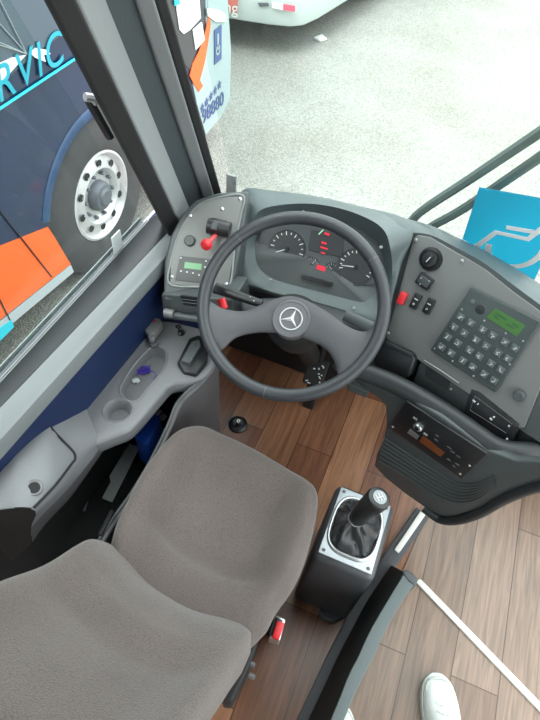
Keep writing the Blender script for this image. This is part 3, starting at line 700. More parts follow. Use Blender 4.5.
# armrest box
A_ = [(-60, 500), (0, 441), (20, 422), (38, 410), (60, 404), (84, 402)]
Bn = [(-60, 530), (0, 474), (20, 456), (45, 436), (68, 422), (90, 418)]
Cn = [(-60, 590), (0, 540), (28, 512), (55, 484), (79, 453), (98, 437)]
Dn = [(-60, 620), (4, 560), (38, 520), (66, 491), (89, 463), (101, 446)]
En = [(-60, 640), (10, 572), (44, 526), (70, 498), (93, 466), (104, 450)]
zs = {'A': (.56, .56, .56, .55, .525, .502), 'B': (.615, .615, .612, .59, .545, .505), 'C': (.595, .595, .59, .57, .53, .50), 'D': (.50, .50, .50, .49, .475, .47), 'E': (.42, .42, .42, .42, .43, .445)}
ln = {k: [U(x, y, z) for (x, y), z in zip(l, zs[k])] for k, l in zip('ABCDE', (A_, Bn, Cn, Dn, En))}
ln['A'] = [V((max(p.x, -.70), p.y, p.z)) for p in ln['A']]
for k in 'ABCDE': pass
un = [V((sx(p.y) + .005, p.y, .34)) for p in ln['E']]
low_ = [a_.lerp(b_, .5) for a_, b_ in zip(ln['D'], ln['E'])]
bm = loft([ln['A'], ln['B'], ln['C'], ln['D']], 40, 5)
bs = loft([ln['D'], ln['E'], un], 40, 3, False)
RY = U(0, 521, .47).y
RP = U(0, 519, .575); RQ = U(45, 525, .50) - RP; RN = V((RQ.y, -RQ.x, 0)).normalized()
def chop(bm):
    bmesh.ops.remove_doubles(bm, verts=bm.verts, dist=1e-6)
    r = bmesh.ops.bisect_plane(bm, geom=bm.verts[:] + bm.edges[:] + bm.faces[:], plane_co=RP, plane_no=RN, clear_outer=True)
    es = [e for e in r['geom_cut'] if isinstance(e, bmesh.types.BMEdge)]
    return es
es = chop(bm); es2 = chop(bs)
vv = sorted([v.co.copy() for v in {v for e in es for v in e.verts} | {v for e in es2 for v in e.verts}], key=lambda c: math.atan2(c.z - .45, c.x + .62))
bcap = bmesh.new(); bcap.faces.new([bcap.verts.new(c) for c in vv]); thick(bcap, 0, (0, .004, 0))
arm = link('armrest_box', bm, 'consol', con, ang=70)
link('rear_cap', bcap, 'blackm', arm, smooth=False)
link('armrest_shaded_side', bs, 'consold', arm, ang=70)  # darker grey puts the shade of this side into its colour
def at(k, t):  # point on line k at parameter t
    return cat_rom(ln[k], 101)[int(round(t * 100))]
def surf(s, t):  # s 0..4 across, t along
    col = cat_rom([at(k, t) for k in 'ABCDE'], 81); return col[int(round(s / 4 * 80))]
nrm_up = V((.35, 0, .94)).normalized()
bm = bmesh.new(); rows = []
for i in range(17):
    s = .2 + (2.02 - .2) * i / 16
    tmax = .58 + .21 * (i / 16) ** 1.1 - .04 * (i / 16) ** 10
    rows.append([surf(s, tmax * j / 30) + nrm_up * .004 for j in range(31)])
grid(bm, rows); thick(bm, 0, nrm_up * -.010); chop(bm)
lid = link('armrest_lid', bm, 'consol', arm, bevel=.003, ang=50)
hp = surf(1.72, .47); f = Fr(hp + nrm_up * .004, 90, 40); f.n = nrm_up; f.u = V((0.2, 1, 0)).normalized(); f.v = f.n.cross(f.u)
sm_ = [surf(2.05, t / 40 * .76) + nrm_up * .002 for t in range(41) if (surf(2.05, t / 40 * .76) - RP).dot(RN) < 0] + [surf(.2 + 1.82 * x, .585 + .21 * x ** 1.1) + nrm_up * .002 for x in (.9, .7, .5, .3, .1)]
link('lid_seam', sweep(sm_, .0028, 6, 120), 'blackm', arm)
link('finger_hole', lathe(f, [(.019, -.002), (.016, .003), (.012, .001), (0, -.0005)], 24), 'consol', lid)
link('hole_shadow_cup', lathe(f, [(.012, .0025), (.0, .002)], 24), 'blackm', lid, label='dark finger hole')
tag(link('trim_9', wbox((-.76, -1.2, 0), (-.655, RY + .01, .60)), 'blackm', smooth=False), kind='structure')
# switch with flap on console
f = Fr(U(191, 352, CZ + .012), -10, 0)
ash = [(177, 362), (189, 338), (199, 334), (209, 343), (207, 361), (196, 374), (183, 371)]
k = link('window_switch_box', prism([U(x, y, .515) for x, y in ash], (0, 0, -.02)), 'black', con, bevel=.005)
link('switch_flap', prism([U(x, y, .528) for x, y in ((181, 360), (192, 341), (199, 339), (201, 344), (190, 363))], (0, 0, -.015)), 'dash', k, bevel=.003)
# small things on the console
lk = thing('buckle_clip', U(156, 325, CZ), 'grey plastic clip with red dot at the front edge of the console', 'clip')
link('clip_body', prism([U(x, y, .53) for x, y in ((144, 329), (154, 317), (160, 318), (163, 323), (155, 333), (148, 335))], (0, 0, -.028)), 'plate', lk, bevel=.005)
link('red_dot', lathe(Fr(U(154, 321, .532), 0, 0), [(.004, -.003), (.0035, .001), (0, .001)], 12), mat('dull_red', (.3, .03, .02), .5), lk)
link('clip_tongue', sweep([U(146, 331, .515), U(140, 334, .512)], .004, 8), 'black', lk)
k1 = thing('round_valve_knob', U(153, 342, CZ), 'small grey round knob standing beside the oval tray', 'knob')
f = Fr(U(154, 345, CZ), 0, 0); link('knob_base', lathe(f, [(.014, 0), (.013, .010), (.008, .012), (0, .012)], 24), 'consold', k1)
f = Fr(U(152, 341, CZ + .01), 0, 0); link('knob_top', lathe(f, [(.008, 0), (.010, .004), (.010, .018), (.008, .021), (0, .021)], 24), 'consol', k1)
k1 = thing('ignition_key_socket', U(181, 333, CZ), 'black round socket with chrome ring near the front of the console', 'socket')
f = Fr(U(181, 333.5, CZ), 0, 0); link('socket_body', lathe(f, [(.010, 0), (.010, .008), (.007, .010), (0, .009)], 24), 'black', k1)
f = Fr(U(178.5, 328.5, CZ), 0, 0); link('chrome_ring', lathe(f, [(.004, 0), (.004, .008), (.008, .008), (.0085, 0)], 24), 'glassy', k1)
# cord scrap
cz = CZ - .030
tc_ = thing('tangled_cord', U(143, 373, cz), 'violet tangle of cord lying in the oval tray', 'cord')
pt = []
for i in range(26):
    pt.append(U(143 + random.uniform(-8, 8), 371 + random.uniform(-5, 5), cz) + V((0, 0, random.uniform(0, .008))))
link('cord_strands', sweep(pt, .0013, 6, 150), 'violet', tc_)
pt = [U(x, y, cz) + V((0, 0, .004)) for x, y in ((147, 371), (153, 372), (156, 376), (153, 380))]; link('cord_end', sweep(pt, .001, 6, 20), 'violet', tc_)
pw = thing('crumpled_wrapper', U(136, 382, cz), 'crumpled silver wrapper beside the violet cord', 'wrapper')
bm = bmesh.new(); bmesh.ops.create_icosphere(bm, subdivisions=2, radius=.009)
for v in bm.verts: v.co = V((v.co.x * 1.3, v.co.y, v.co.z * .5)) * random.uniform(.5, 1.25) + U(136, 382, cz) + V((0, 0, .005))
link('foil', bm, 'paper', pw, smooth=False)
# pocket contents
bp = thing('blue_packet', U(148, 430, .30), 'shiny blue packet tucked in the console pocket', 'packet')
bm = prism([U(x, y, .31) for x, y in ((134, 436), (151, 409), (161, 414), (158, 425), (148, 444), (143, 443))], (0, 0, -.14)); link('packet_body', bm, 'bluep', bp, bevel=.006)
for x, y in ((158, 412), (163, 417)): link('silver_tab', box(Fr(U(x, y, .315), -20, 20), .008, .010, .004), 'silver', bp, bevel=.002)
pa = bmesh.new(); prism([U(x, y, pkb + .012) for x, y in ((129, 443), (139.5, 447), (124, 478), (112, 502), (102, 498), (110.5, 482), (109.5, 476))], (0, 0, -.005), pa)
tag(link('paper_card', pa, 'paper', None, smooth=False, origin=U(125, 470, pkb)), 'pale grey notched card lying in the dark console pocket', 'card')
tag(link('metal_rod', sweep([U(92, 475, pkb + .01), U(90, 492, pkb + .01), U(84, 511, pkb + .01)], .004, 8), 'hub', None, origin=U(90, 492, pkb)), 'thin grey rod lying beside the notched card in the pocket', 'rod')

# ================================================================ SEAT
seat = thing('driver_seat', (-.24, .35, 0), 'brown grey fabric driver seat with contoured cushion and backrest', 'seat')
def pad(f, outline, top, th, rings=16, rnd=.03, n=96):
    "closed padded slab; outline = (a,b) pairs on frame f, top(a,b) gives surface height"
    P = cat_rom([(a, b, 0) for a, b in outline], n, True); c = sum(P, V()) / n
    rows = []
    for k in range(1, rings + 1):
        s = k / rings; row = []
        for p in P:
            q = c.lerp(p, s); dist = (p - c).length * (1 - s); e = max(0, 1 - dist / rnd); z = top(q.x, q.y) - rnd * (1 - math.sqrt(max(0, 1 - e * e))); row.append(f.p(q.x, q.y, z))
        rows.append(row)
    rows.append([f.p(*(c.lerp(p, 1.004)).xy, top(p.x, p.y) - rnd - th * .5) for p in P])
    rows.append([f.p(*(c.lerp(p, .97)).xy, top(p.x, p.y) - rnd - th) for p in P])
    bm = bmesh.new(); vs = grid(bm, rows, closed_u=True); cv = bm.verts.new(f.p(c.x, c.y, top(c.x, c.y)))
    for i in range(n): bm.faces.new((vs[0][i], cv, vs[0][(i + 1) % n]))
    bm.faces.new(vs[-1]); return bm
def gs(x, c, w): return math.exp(-((x - c) / w) ** 2)
SZ = .47
f0 = Fr((0, 0, 0), 0, 0)
so = [(110, 560), (116, 530), (124, 512), (136, 487), (150, 464), (172, 437), (190, 424), (206, 420), (226, 426), (252, 438), (280, 455), (303, 472), (315, 488), (317, 510), (309, 548), (296, 582), (276, 612), (262, 635), (225, 660), (170, 640), (115, 590)]
sxy = [(U(x, y, SZ - .03).x, U(x, y, SZ - .03).y) for x, y in so]
def smooth(a, b, x): t = max(0, min(1, (x - a) / (b - a))); return t * t * (3 - 2 * t)
def ctop_(x, y):
    z = SZ + .004
    cx = abs(x + .235) / .2
    z -= .055 * smooth(.345, .395, y + .1 * (x + .235) - .05 * cx * cx) * (1 - smooth(.45, .95, cx)) * (1 - smooth(.55, .72, y) * .8)   # dish in front of the rear roll
    z += .012 * smooth(.5, .95, cx)
    z -= .045 * smooth(.58, .74, y) ** 2
    return z
link('seat_cushion', pad(f0, sxy, ctop_, .06, rnd=.035), 'fabric', seat, ang=180)
BK = Fr((-.252, .302, .455), -6, 122); BK.u = -BK.u; BK.n = BK.u.cross(BK.v)   # leaning backwards: v goes up
# make v lean back (towards -y): tilt > 90
bo_px = []
half = .205
bo = [(-.12, -.035), (-.175, -.02), (-.204, .03), (-.206, .12), (-.205, .25), (-.2, .40), (-.18, .52), (-.10, .57), (0, .58), (.10, .57), (.17, .52), (.19, .40), (.197, .25), (.208, .12), (.212, .03), (.18, -.02), (.11, -.035), (0, -.03)]
def btop(a, b):
    w = abs(a) / .22
    z = .0 + .022 * smooth(.3, 1, w) - .014 * (1 - smooth(.1, .6, w)) * gs(b, 0, .1) + .012 * gs(b, .10, .07) - .03 * smooth(.15, .24, b - .05 * (1 - w)) * (1 - smooth(.5, .95, w))
    return z
link('backrest', pad(BK, bo, btop, .08, rnd=.04), 'fabric', seat, ang=180)
link('seat_pan', wbox((-.40, .26, .34), (-.08, .60, .40)), 'blackm', seat, bevel=.01)
link('pedestal', wbox((-.36, .22, 0), (-.12, .52, .345)), 'blackm', seat, bevel=.01)
link('side_cover', prism([U(x, y, .42) for x, y in ((240, 640), (259, 638), (250, 665), (232, 702), (222, 700))], (0, 0, -.10)), 'blackm', seat, bevel=.006)
for x, y in ((249, 663), (249, 675)): link('adjuster_bolt', lathe(Fr(U(x, y, .40), 90, 90), [(.006, 0), (.006, .012), (0, .014)], 12), 'hub', seat)
link('belt_guide', sweep([U(100, 535, .42), U(108, 520, .42), U(112, 512, .40)], .006, 8), 'blackm', seat)
bk = thing('seat_belt_buckle', U(277, 628, .33), 'seat belt buckle with red release button beside the seat', 'seat belt buckle')
b0 = [U(x, y, .36) for x, y in ((275, 614), (286, 619), (280, 641), (269, 637))]
link('buckle_case', prism(b0, (0, 0, -.05)), 'silver', bk, bevel=.004)
link('buckle_core', prism([U(x, y, .363) for x, y in ((276, 617), (283, 620), (278, 637), (271, 635))], (0, 0, -.01)), 'black', bk, bevel=.001)
link('release_button', prism([U(x, y, .369) for x, y in ((277.5, 620), (285, 623), (279, 640), (272, 637))], (0, 0, -.012)), 'red', bk, bevel=.002, label='red release button')
link('buckle_stalk', sweep([U(277, 628, .32), U(277, 628, .32) + V((-.01, .03, -.08)), U(277, 628, .32) + V((-.015, .05, -.16)), U(277, 628, .32) + V((-.015, .06, -.32))], .012, 10, 12), 'blackm', bk)

# ================================================================ GEAR SELECTOR
gb = thing('gear_lever', (.075, .64, 0), 'gear lever housing with silver plate and black knob beside the seat', 'gear lever')
zt = .35
cn = [U(x, y, zt) for x, y in ((340, 487), (399, 511), (369, 580), (319, 547))]
lo_ = [V((-.012, .76, 0)), V((.162, .76, 0)), V((.150, .525, 0)), V((-.015, .525, 0))]
x0, x1, y0, y1 = -.004, .158, .535, .752
hh = bmesh.new()
a = [(x0, y1, zt), (x1, y1, zt), (x1, y0, zt), (x0, y0, zt)]
va = [hh.verts.new(p) for p in a]; vb = [hh.verts.new(p) for p in lo_]
hh.faces.new(va); hh.faces.new(vb[::-1])
for i in range(4): hh.faces.new((va[i], vb[i], vb[(i + 1) % 4], va[(i + 1) % 4]))
link('housing', hh, 'gear', gb, bevel=.02)
f = Fr(((x0 + x1) / 2, (y0 + y1) / 2, zt + .001), 0, 0); pa_, pb_ = (x1 - x0) / 2 - .012, (y1 - y0) / 2 - .012
gpl = link('top_plate', box(f, pa_, pb_, .003), 'gplate', gb, bevel=.0015)
for sx_ in (-1, 1):
    for sy_ in (-1, 1):
        g = Fr(f.p(sx_ * (pa_ - .011), sy_ * (pb_ - .011), .003), 0, 0); link('screw', lathe(g, [(0, .002), (.004, .0015), (.005, 0)], 12), 'hub', gpl)
ring = oval(f, .062, .078, .006, 60, 3.2)
link('boot_frame', sweep(ring, (.005), 10, closed=True), 'silver', gb)
base_k = U(356, 519, .43); tilt_k = (U(379, 498, .56) - base_k)
bm = bmesh.new(); rows = []
for i in range(13):
    t = i / 12; row = []
    for k_ in range(72):
        a = 2 * math.pi * k_ / 72
        r0 = Fr(f.p(0, 0, .004), 0, 0); pr_ = oval(r0, .058 * (1 - t) ** .8 + .016 * t, .074 * (1 - t) ** .8 + .016 * t, 0, 72, 3.0)[k_]
        c_ = V((f.o.x, f.o.y, zt + .004)); q = c_.lerp(base_k, t ** .85) + (pr_ - r0.o); q.z = zt + .004 + (base_k.z - zt) * t ** 1.2 + .004 * math.sin(t * math.pi)
        w = math.sin(math.pi * t) ** .7
        q += (q - c_.lerp(base_k, t)).normalized() * w * (.009 * math.sin(a * 7 + 4 * t) + .004 * math.sin(a * 13 + 1)) + V((0, 0, w * .007 * math.sin(a * 5 + t * 9)))
        row.append(q)
    rows.append(row)
grid(bm, rows, closed_u=True); link('gear_boot', bm, 'boot', gb, ang=180)
kf = Fr(base_k); kf.n = tilt_k.normalized(); kf.u = kf.n.orthogonal().normalized(); kf.v = kf.n.cross(kf.u); kl = tilt_k.length
kno = link('gear_knob', lathe(kf, [(0, -.02), (.017, -.02), (.017, .0), (.020, .004), (.023, .02), (.0255, .05), (.028, kl - .02), (.0285, kl - .006), (.0255, kl + .002), (.021, kl + .004), (0, kl + .004)], 40), 'black', gb)
link('knob_collar', lathe(kf, [(.0205, -.002), (.0215, .0), (.0215, .003), (.0205, .005)], 40), 'silver', kno)
kg = Fr(kf.p(0, 0, kl + .004)); kg.u, kg.v, kg.n = kf.u, kf.v, kf.n
link('shift_disc', lathe(kg, [(.0165, -.001), (.0165, .0015), (.015, .0015), (.0, .001)], 40), 'discm', kno, label='grey shift pattern disc')
bm = bmesh.new()
for a, b2, c_, d_ in ((-.008, 0, .0008, .009), (0, 0, .0008, .009), (.008, 0, .0008, .009), (0, 0, .008, .0008)):
    g = Fr(kg.p(a, b2, .002)); g.u, g.v, g.n = kg.u, kg.v, kg.n; box(g, c_, d_, .0004, bm)
link('shift_pattern', bm, 'ink', kno, smooth=False)
tag(link('wiring_cap', prism([U(x, y, .03) for x, y in ((318, 606), (342, 608), (345, 616), (334, 622), (322, 617))], (0, 0, -.03)), 'gear', None, bevel=.004, origin=U(330, 613, 0)), 'small dark cover on the floor behind the gear lever housing', 'cover')

# ================================================================ PARTITION, STRIPS
part = thing('low_partition', U(370, 640, 0), 'low curved dark partition between driver area and aisle', 'partition')
PH = .30
tl_ = [(312, 765), (338, 702), (349, 674.5), (358, 657), (370.5, 630), (388, 600), (405, 572)]
trr = [(327, 765), (349, 707), (360, 683), (371.7, 660), (385.5, 630), (400, 605), (416, 582)]
TL_ = [U(x, y, PH) for x, y in tl_]; TR_ = [U(x, y, PH) for x, y in trr]
a = cat_rom(TL_, 40); b_ = cat_rom(TR_, 40)
bl0 = cat_rom([U(x, y, 0) for x, y in ((286, 765), (323, 687), (335, 661), (341, 649), (351, 630), (367, 600), (391, 565))], 40)
bm = bmesh.new(); rows = [bl0, [p - V((0, 0, .006)) for p in a], [p.lerp(q, .12) for p, q in zip(a, b_)], [p.lerp(q, .88) for p, q in zip(a, b_)], [p - V((0, 0, .006)) for p in b_], [V((max(p.x, q.x + .01), p.y, 0)) for p, q in zip(b_, bl0)]]
vs = grid(bm, rows, closed_v=True); bm.faces.new([r[0] for r in vs]); bm.faces.new([r[-1] for r in vs][::-1])
link('partition_wall', bm, 'partd', part, ang=50)  # near-black puts the shadow on the left face into the colour
bm = loft([[p + V((0, 0, .002)) for p in TL_], [p + V((0, 0, .004)) for p in TR_]], 40, 2, False); thick(bm, 0, (0, 0, -.008)); link('top_rail', bm, 'partt', part, bevel=.002)
link('end_cap', prism([U(x, y, PH + .006) for x, y in ((403, 573), (406, 569), (413, 573), (418.5, 580), (415, 586), (409, 581))], (0, 0, -.05)), 'skirt', part, bevel=.003)
ap = [U(x, y, .004) for x, y in ((335, 725), (358, 676), (372, 648), (385, 622), (396, 592), (404, 568), (414, 545), (428, 514))]
ap = [V((.16, -1.2, .004))] + [p - V((.0, 0, 0)) for p in ap] + [V((.30, 1.1, .004)), V((.30, 1.40, .004)), V((1.7, 1.40, .004)), V((1.7, -1.2, .004))]
tag(link('floor_aisle', prism(ap, (0, 0, -.004)), 'wood_haze', None, smooth=False), 'wood plank vinyl of the aisle, paler with haze put into its colour', kind='structure')
# floor skirt left of the partition
sk = [(275, 765), (311, 690), (325, 660), (340, 630), (355.5, 600), (383, 557), (417, 507)]
sr = [(295, 765), (326, 687), (338, 660), (354, 630), (370, 600), (402, 558), (429, 518)]
bm = loft([[U(x, y, .012) for x, y in sk], [U(x, y, .012) for x, y in sr]], 30, 2, False); thick(bm, 0, (0, 0, -.012))
tag(link('trim_7', bm, 'skirt', None, bevel=.002), kind='structure')
bm = prism([U(x, y, .018) for x, y in ((420.5, 511), (425.5, 515), (399, 553), (394.5, 549.5))], (0, 0, -.006)); tag(link('threshold_strip', bm, 'trimw', None, bevel=.001, origin=U(410, 532, .01)), 'short white metal strip between dash corner and partition', 'trim strip')
bm = prism([U(x, y, .012) for x, y in ((414, 580), (421, 579), (560, 722), (560, 732))], (0, 0, -.012)); tag(link('threshold_strip', bm, 'trimw', None, bevel=.002, origin=U(480, 650, 0)), 'long white metal strip running across the aisle floor', 'trim strip')

# ================================================================ SHOES
def shoe(name, toe, ax, label, w=.05, ln_=.28):
    "toe on floor, ax = direction from heel to toe"
    t = thing(name, toe, label, 'shoe', None); ax = V(ax).normalized(); f = Fr(toe); f.v = ax; f.u = V((ax.y, -ax.x, 0)); f.n = V((0, 0, 1))
    prof = [(0, .009, .014), (.006, .022, .026), (.02, .036, .040), (.045, .046, .050), (.08, .050, .060), (.12, .047, .078), (.16, .041, .092), (.20, .037, .098), (.25, .036, .095), (.275, .028, .09), (.28, .005, .088)]
    def row(d, hw, h, zb):
        return [f.p(-hw * 1.0, -d, zb), f.p(-hw * .98, -d, zb + (h - zb) * .45), f.p(-hw * .72, -d, zb + (h - zb) * .85), f.p(-hw * .3, -d, h), f.p(hw * .3, -d, h), f.p(hw * .72, -d, zb + (h - zb) * .85), f.p(hw * .98, -d, zb + (h - zb) * .45), f.p(hw, -d, zb)]
    rows = [cat_rom(row(d, hw * w / .05, h, .02), 22) for d, hw, h in prof]
    sm = [cat_rom([r[j] for r in rows], 50) for j in range(22)]; rows = [[sm[j][i] for j in range(22)] for i in range(50)]
    bm = bmesh.new(); grid(bm, rows); up = link('upper', bm, 'shoe', t, ang=180)
    so_ = [(hw * w / .05, -d) for d, hw, h in prof] + [(-hw * w / .05, -d) for d, hw, h in prof[::-1]]
    P = cat_rom([f.p(a * 1.08, b * 1.0 + .003, 0) for a, b in so_], 80, True)
    link('sole', prism([p + V((0, 0, .026)) for p in P], (0, 0, -.026)), 'sole', t, bevel=.004)
    link('toe_stitch', sweep([f.p(a, -d, z) for a, d, z in ((-.040, .055, .036), (-.034, .03, .040), (-.018, .017, .041), (0, .013, .042), (.018, .017, .041), (.034, .03, .04), (.040, .055, .036))], .0012, 6, 30), 'sole', up)
    for k in range(4):
        d = .075 + k * .02; link('lace', sweep([f.p(-.02, -d, .058 + k * .0095), f.p(0, -d - .005, .067 + k * .0095), f.p(.02, -d, .058 + k * .0095)], .003, 8, 10), 'lace', t)
    return t
t1 = U(436, 674, .02); ax = U(437, 676, .02) - U(444, 735, .02)
shoe('white_sneaker', V((t1.x, t1.y, 0)), (ax.x, ax.y, 0), 'white canvas sneaker standing right of the low partition, toe up the aisle', .046)
t2 = U(332, 706, .02); ax2 = U(332, 706, .02) - U(318, 765, .02)
t2 = U(330, 709, .27)
shoe('white_sneaker', V((t1.x - .23, t1.y - .17, 0)), (ax.x, ax.y, 0), 'white canvas sneaker with only its toe showing behind the partition', .044)

# ================================================================ WINDSCREEN THINGS
wp = thing('windscreen_wiper', UW(450, 200, .05), 'twin arm windscreen wiper sweeping outside the glass', 'wiper')
w1 = [UW(x, y, .05) for x, y in ((408, 226), (416, 216), (430, 205), (470, 179), (540, 132), (600, 92))]
w2 = [UW(x, y, .05) for x, y in ((424, 232), (434, 225), (466, 207), (540, 157), (600, 116))]
link('wiper_arm', sweep(w1, .013, 8, 40), 'wiper', wp); link('wiper_arm', sweep(w2, .013, 8, 40), 'wiper', wp)
# blue accessibility board
WN2 = WN; bf = Fr(UW(500, 230, -.02)); bf.n = -WN; bf.u = V((1, 0, 0)); bf.v = bf.n.cross(bf.u)
bd = thing('accessibility_sign', UW(500, 250, -.02), 'blue wheelchair sign leaning against the windscreen behind the dashboard', 'sign')
bq = [(479, 188), (560, 203), (575, 240), (528, 286), (480, 272), (452, 250)]
bq = [bf.px(x, y, 0) for x, y in ((479, 188), (570, 204), (531, 287), (455, 262))]
link('sign_sheet', prism(bq, WN * .003), 'board', bd, smooth=False)
wl = lambda pts: [bf.px(x, y, .0012) for x, y in pts]
def band(pts, w, name='wheelchair_symbol', n=None):
    P = cat_rom(wl(pts), n) if n else wl(pts); bm = bmesh.new(); rows = [[], []]
    for i, p in enumerate(P):
        t = (P[min(i + 1, len(P) - 1)] - P[max(i - 1, 0)]).normalized(); s = t.cross(bf.n).normalized() * w; rows[0].append(p + s); rows[1].append(p - s)
    grid(bm, rows); thick(bm, 0, bf.n * .0015); return link(name, bm, 'boardw', bd, smooth=False)
band([(462, 241), (475, 247), (496, 232), (528, 239), (545, 226), (560, 214)], .008)
band([(506, 227), (535, 232)], .007)
band([(489, 244), (488, 252), (495, 261), (508, 266), (524, 265), (537, 258), (546, 247)], .0085, n=30)

# ================================================================ OUTSIDE
GZ = -1.12
tag(link('ground', wbox((-14, -6, GZ - .1), (14, 22, GZ)), 'asphalt', smooth=False), 'bright gravelly asphalt yard', kind='structure'); bpy.data.objects['ground'].name = 'floor_yard'
BX = -2.1
hub_p = UX(107, 199, BX); HY, HZ = hub_p.y, GZ + .5
bus = thing('blue_bus', (BX - 1.2, 1, GZ), 'dark blue bus with orange panel parked beside the side window', 'bus')
def bxp(x, y, off=0): return UX(x, y, BX + off)
yf = bxp(198, 60).y
# side wall with a wheel arch
arcR = .62
pts = [(BX, -5, -.80), (BX, HY - arcR, -.80)]
for k in range(0, 25):
    a = math.pi - math.pi * k / 24; pts.append((BX, HY + arcR * math.cos(a), max(-.80, HZ - .03) + arcR * math.sin(a)))
yF = bxp(207, 133).y
pts += [(BX, HY + arcR, -.80), (BX, yF, -.88), (BX, yF + .05, 2.1), (BX, -5, 2.1)]
sd = link('side_body', prism(pts, (-.12, 0, 0)), 'bblue', bus, smooth=False)
link('inner_body', wbox((BX - 2.4, -5, -.75), (BX - .12, HY - .75, 1.6)), 'blackm', bus, smooth=False)
link('inner_body', wbox((BX - 2.4, HY - .75, .1), (BX - .12, yF - .3, 1.6)), 'blackm', bus, smooth=False)
link('inner_body', wbox((BX - 2.4, HY - .75, -.75), (BX - .6, yF - .3, .1)), 'blackm', bus, smooth=False)
# arch lip
link('arch_lip', sweep([V((BX + .002, HY + arcR * 1.03 * math.cos(math.pi * k / 24), HZ - .03 + arcR * 1.03 * math.sin(math.pi * k / 24))) for k in range(1, 22)], (.035, .01), 8, flat=(0, -1, 0)), mat('arch_blue', (.02, .055, .13), .35), bus)
# painted panels (2 mm sheets on the body)
def sheet(name, pts, m, off=.004, label=None): return link(name, prism([bxp(x, y, off) for x, y in pts], (-.006, 0, 0)), m, bus, smooth=False, label=label)
sheet('orange_panel', [(-60, 255), (-5, 248), (48, 227), (54, 236), (67, 258), (71, 264), (0, 320), (-60, 365)], 'borange', label='orange lower panel')
link('panel_joint', sweep([bxp(0, 211, .008), bxp(52, 277, .008)], .004, 6), 'black', bus)
link('panel_joint', sweep([bxp(-30, 240, .008), bxp(10, 320, .008)], .004, 6), 'black', bus)
sheet('skirt_stripe', [(-60, 368), (0, 322), (71, 265), (74, 272), (0, 334), (-60, 385)], 'bskirt', .006, label='pale grey skirt stripe')
sheet('cyan_stripe', [(-60, 378), (0, 328), (12, 320), (14, 327), (0, 341), (-60, 392)], 'bcyan', .009)
# upper side: windows, decorative lettering
sheet('side_window', [(-60, 60), (-60, -120), (40, -120), (62, 35), (40, 50), (0, 84)], 'bglass', .004, label='tinted side window')
sheet('white_patch', [(-40, 95), (-5, 66), (12, 58), (26, 55), (20, 62), (4, 80), (-10, 90), (-40, 112)], 'white', .012, label='irregular white patch')  # white shapes with pale lines running to one point, over the window
sheet('white_patch', [(30, 53), (36, 48), (47, 50), (51, 54), (44, 55), (46, 62), (36, 58)], 'white', .012, label='irregular white patch')
for x, y in ((-20, 2), (-30, 30), (-10, -20), (0, 45)): link('radiating_line', sweep([bxp(x, y, .012), bxp(27, 54, .012)], .003, 5), mat('pale_line%d' % y, (.3, .33, .35), .5), bus)
bl_ = [bxp(-5, 112, .012), bxp(78, 57, .012)]
link('baseline', sweep(bl_, .007, 6), 'bcyan', bus)
c_ = (bxp(0, 104, .012), bxp(74, 52, .012)); up = V((0, 0, 1)); tf = Fr((BX + .012, (c_[0].y + c_[1].y) / 2, 0)); tf.u = V((0, 1, 0)); tf.v = up; tf.n = V((1, 0, 0))
bz = bxp(36, 84, .012).z; tf.o.z = bz + .09; tf.o.y = bxp(36, 84, .012).y - .12
tf.o.z -= .005; tf.v = V((0, .25, 1)); text('lettering', 'SERVIC', tf, .22, 'bcyan2', bus, .002, 1.15)
# front part (white with orange swoosh)
wy0 = bxp(190, 90).y; fr_x = BX
wpts = [V((BX + .006, p.y, p.z)) for p in [bxp(x, y, .006) for x, y in ((205, 136), (197, 100), (193, 84), (203, 60), (207, 35), (211, 12), (213, -8))]]
cor = [bxp(207, 136, .006), bxp(222, 118, .006), bxp(231, 96, .006), bxp(233, 60, .006), bxp(229, 20, .006), bxp(227, -8, .006)]
prev = sheet('front_panel', [(206, 135), (197, 104), (193, 84), (203, 60), (206, 35), (208, 10), (209, -30), (226, -30), (229, 20), (231, 50), (230, 97), (224, 112)], 'bwhite', .006, label='white front corner panel')
nose = bxp(230, 97, 0)
rows = []
for z in (-.86, -.4, .1, .8, 1.6):
    rows.append([V((BX - .002, yF - .02, z)), V((BX, bxp(228, 60).y - .12, z)), V((BX - .10, bxp(228, 60).y + .06, z)), V((BX - .35, bxp(228, 60).y + .2, z)), V((BX - 1.2, bxp(228, 60).y + .28, z)), V((BX - 2.4, bxp(228, 60).y + .1, z))])
bm = bmesh.new(); grid(bm, [cat_rom(r, 24) for r in rows]); thick(bm, .01); link('front_body', bm, 'bwhite', bus, ang=50)
sheet('orange_swoosh', [(194, 84), (190, 76), (193, 64), (199, 52), (206, 30), (209, 15), (211, 24), (208, 45), (205, 62), (200, 80), (203, 86), (199, 92)], 'borange', .012, label='orange swoosh')
sheet('head_lamp', [(207, 8), (220, 10), (226, 15), (226, 22), (216, 22), (208, 16)], 'trimw', .02, label='pale lamp cluster')
sheet('door_glass', [(150, 20), (150, -50), (205, -50), (204, 30), (190, 70), (182, 60), (170, 40)], mat('door_dark', (.05, .05, .055), .3), .005, label='dark front door')
sheet('white_notice', [(176, -20), (198, -20), (201, 18), (190, 30), (184, 34), (180, 30), (177, 10)], 'white', .014)
sheet('white_notice', [(193, 30), (202, 22), (205, 40), (196, 50)], 'white', .014)
sheet('blue_sticker', [(173, -20), (178, -20), (180, 4), (175, 6)], 'bcyan', .018)
def tfr(x, y, off): 
    f = Fr(bxp(x, y, off)); f.u = V((0, 1, 0)); f.v = V((0, 0, 1)); f.n = V((1, 0, 0)); return f
g = tfr(218, 45, .012); link('wheelchair_badge', box(g, .065, .13, .002), 'bbadge', bus, smooth=False)
bm = lathe(tfr(218, 50, .016), [(.025, 0), (.025, .002), (.038, .002), (.038, 0)], 20)
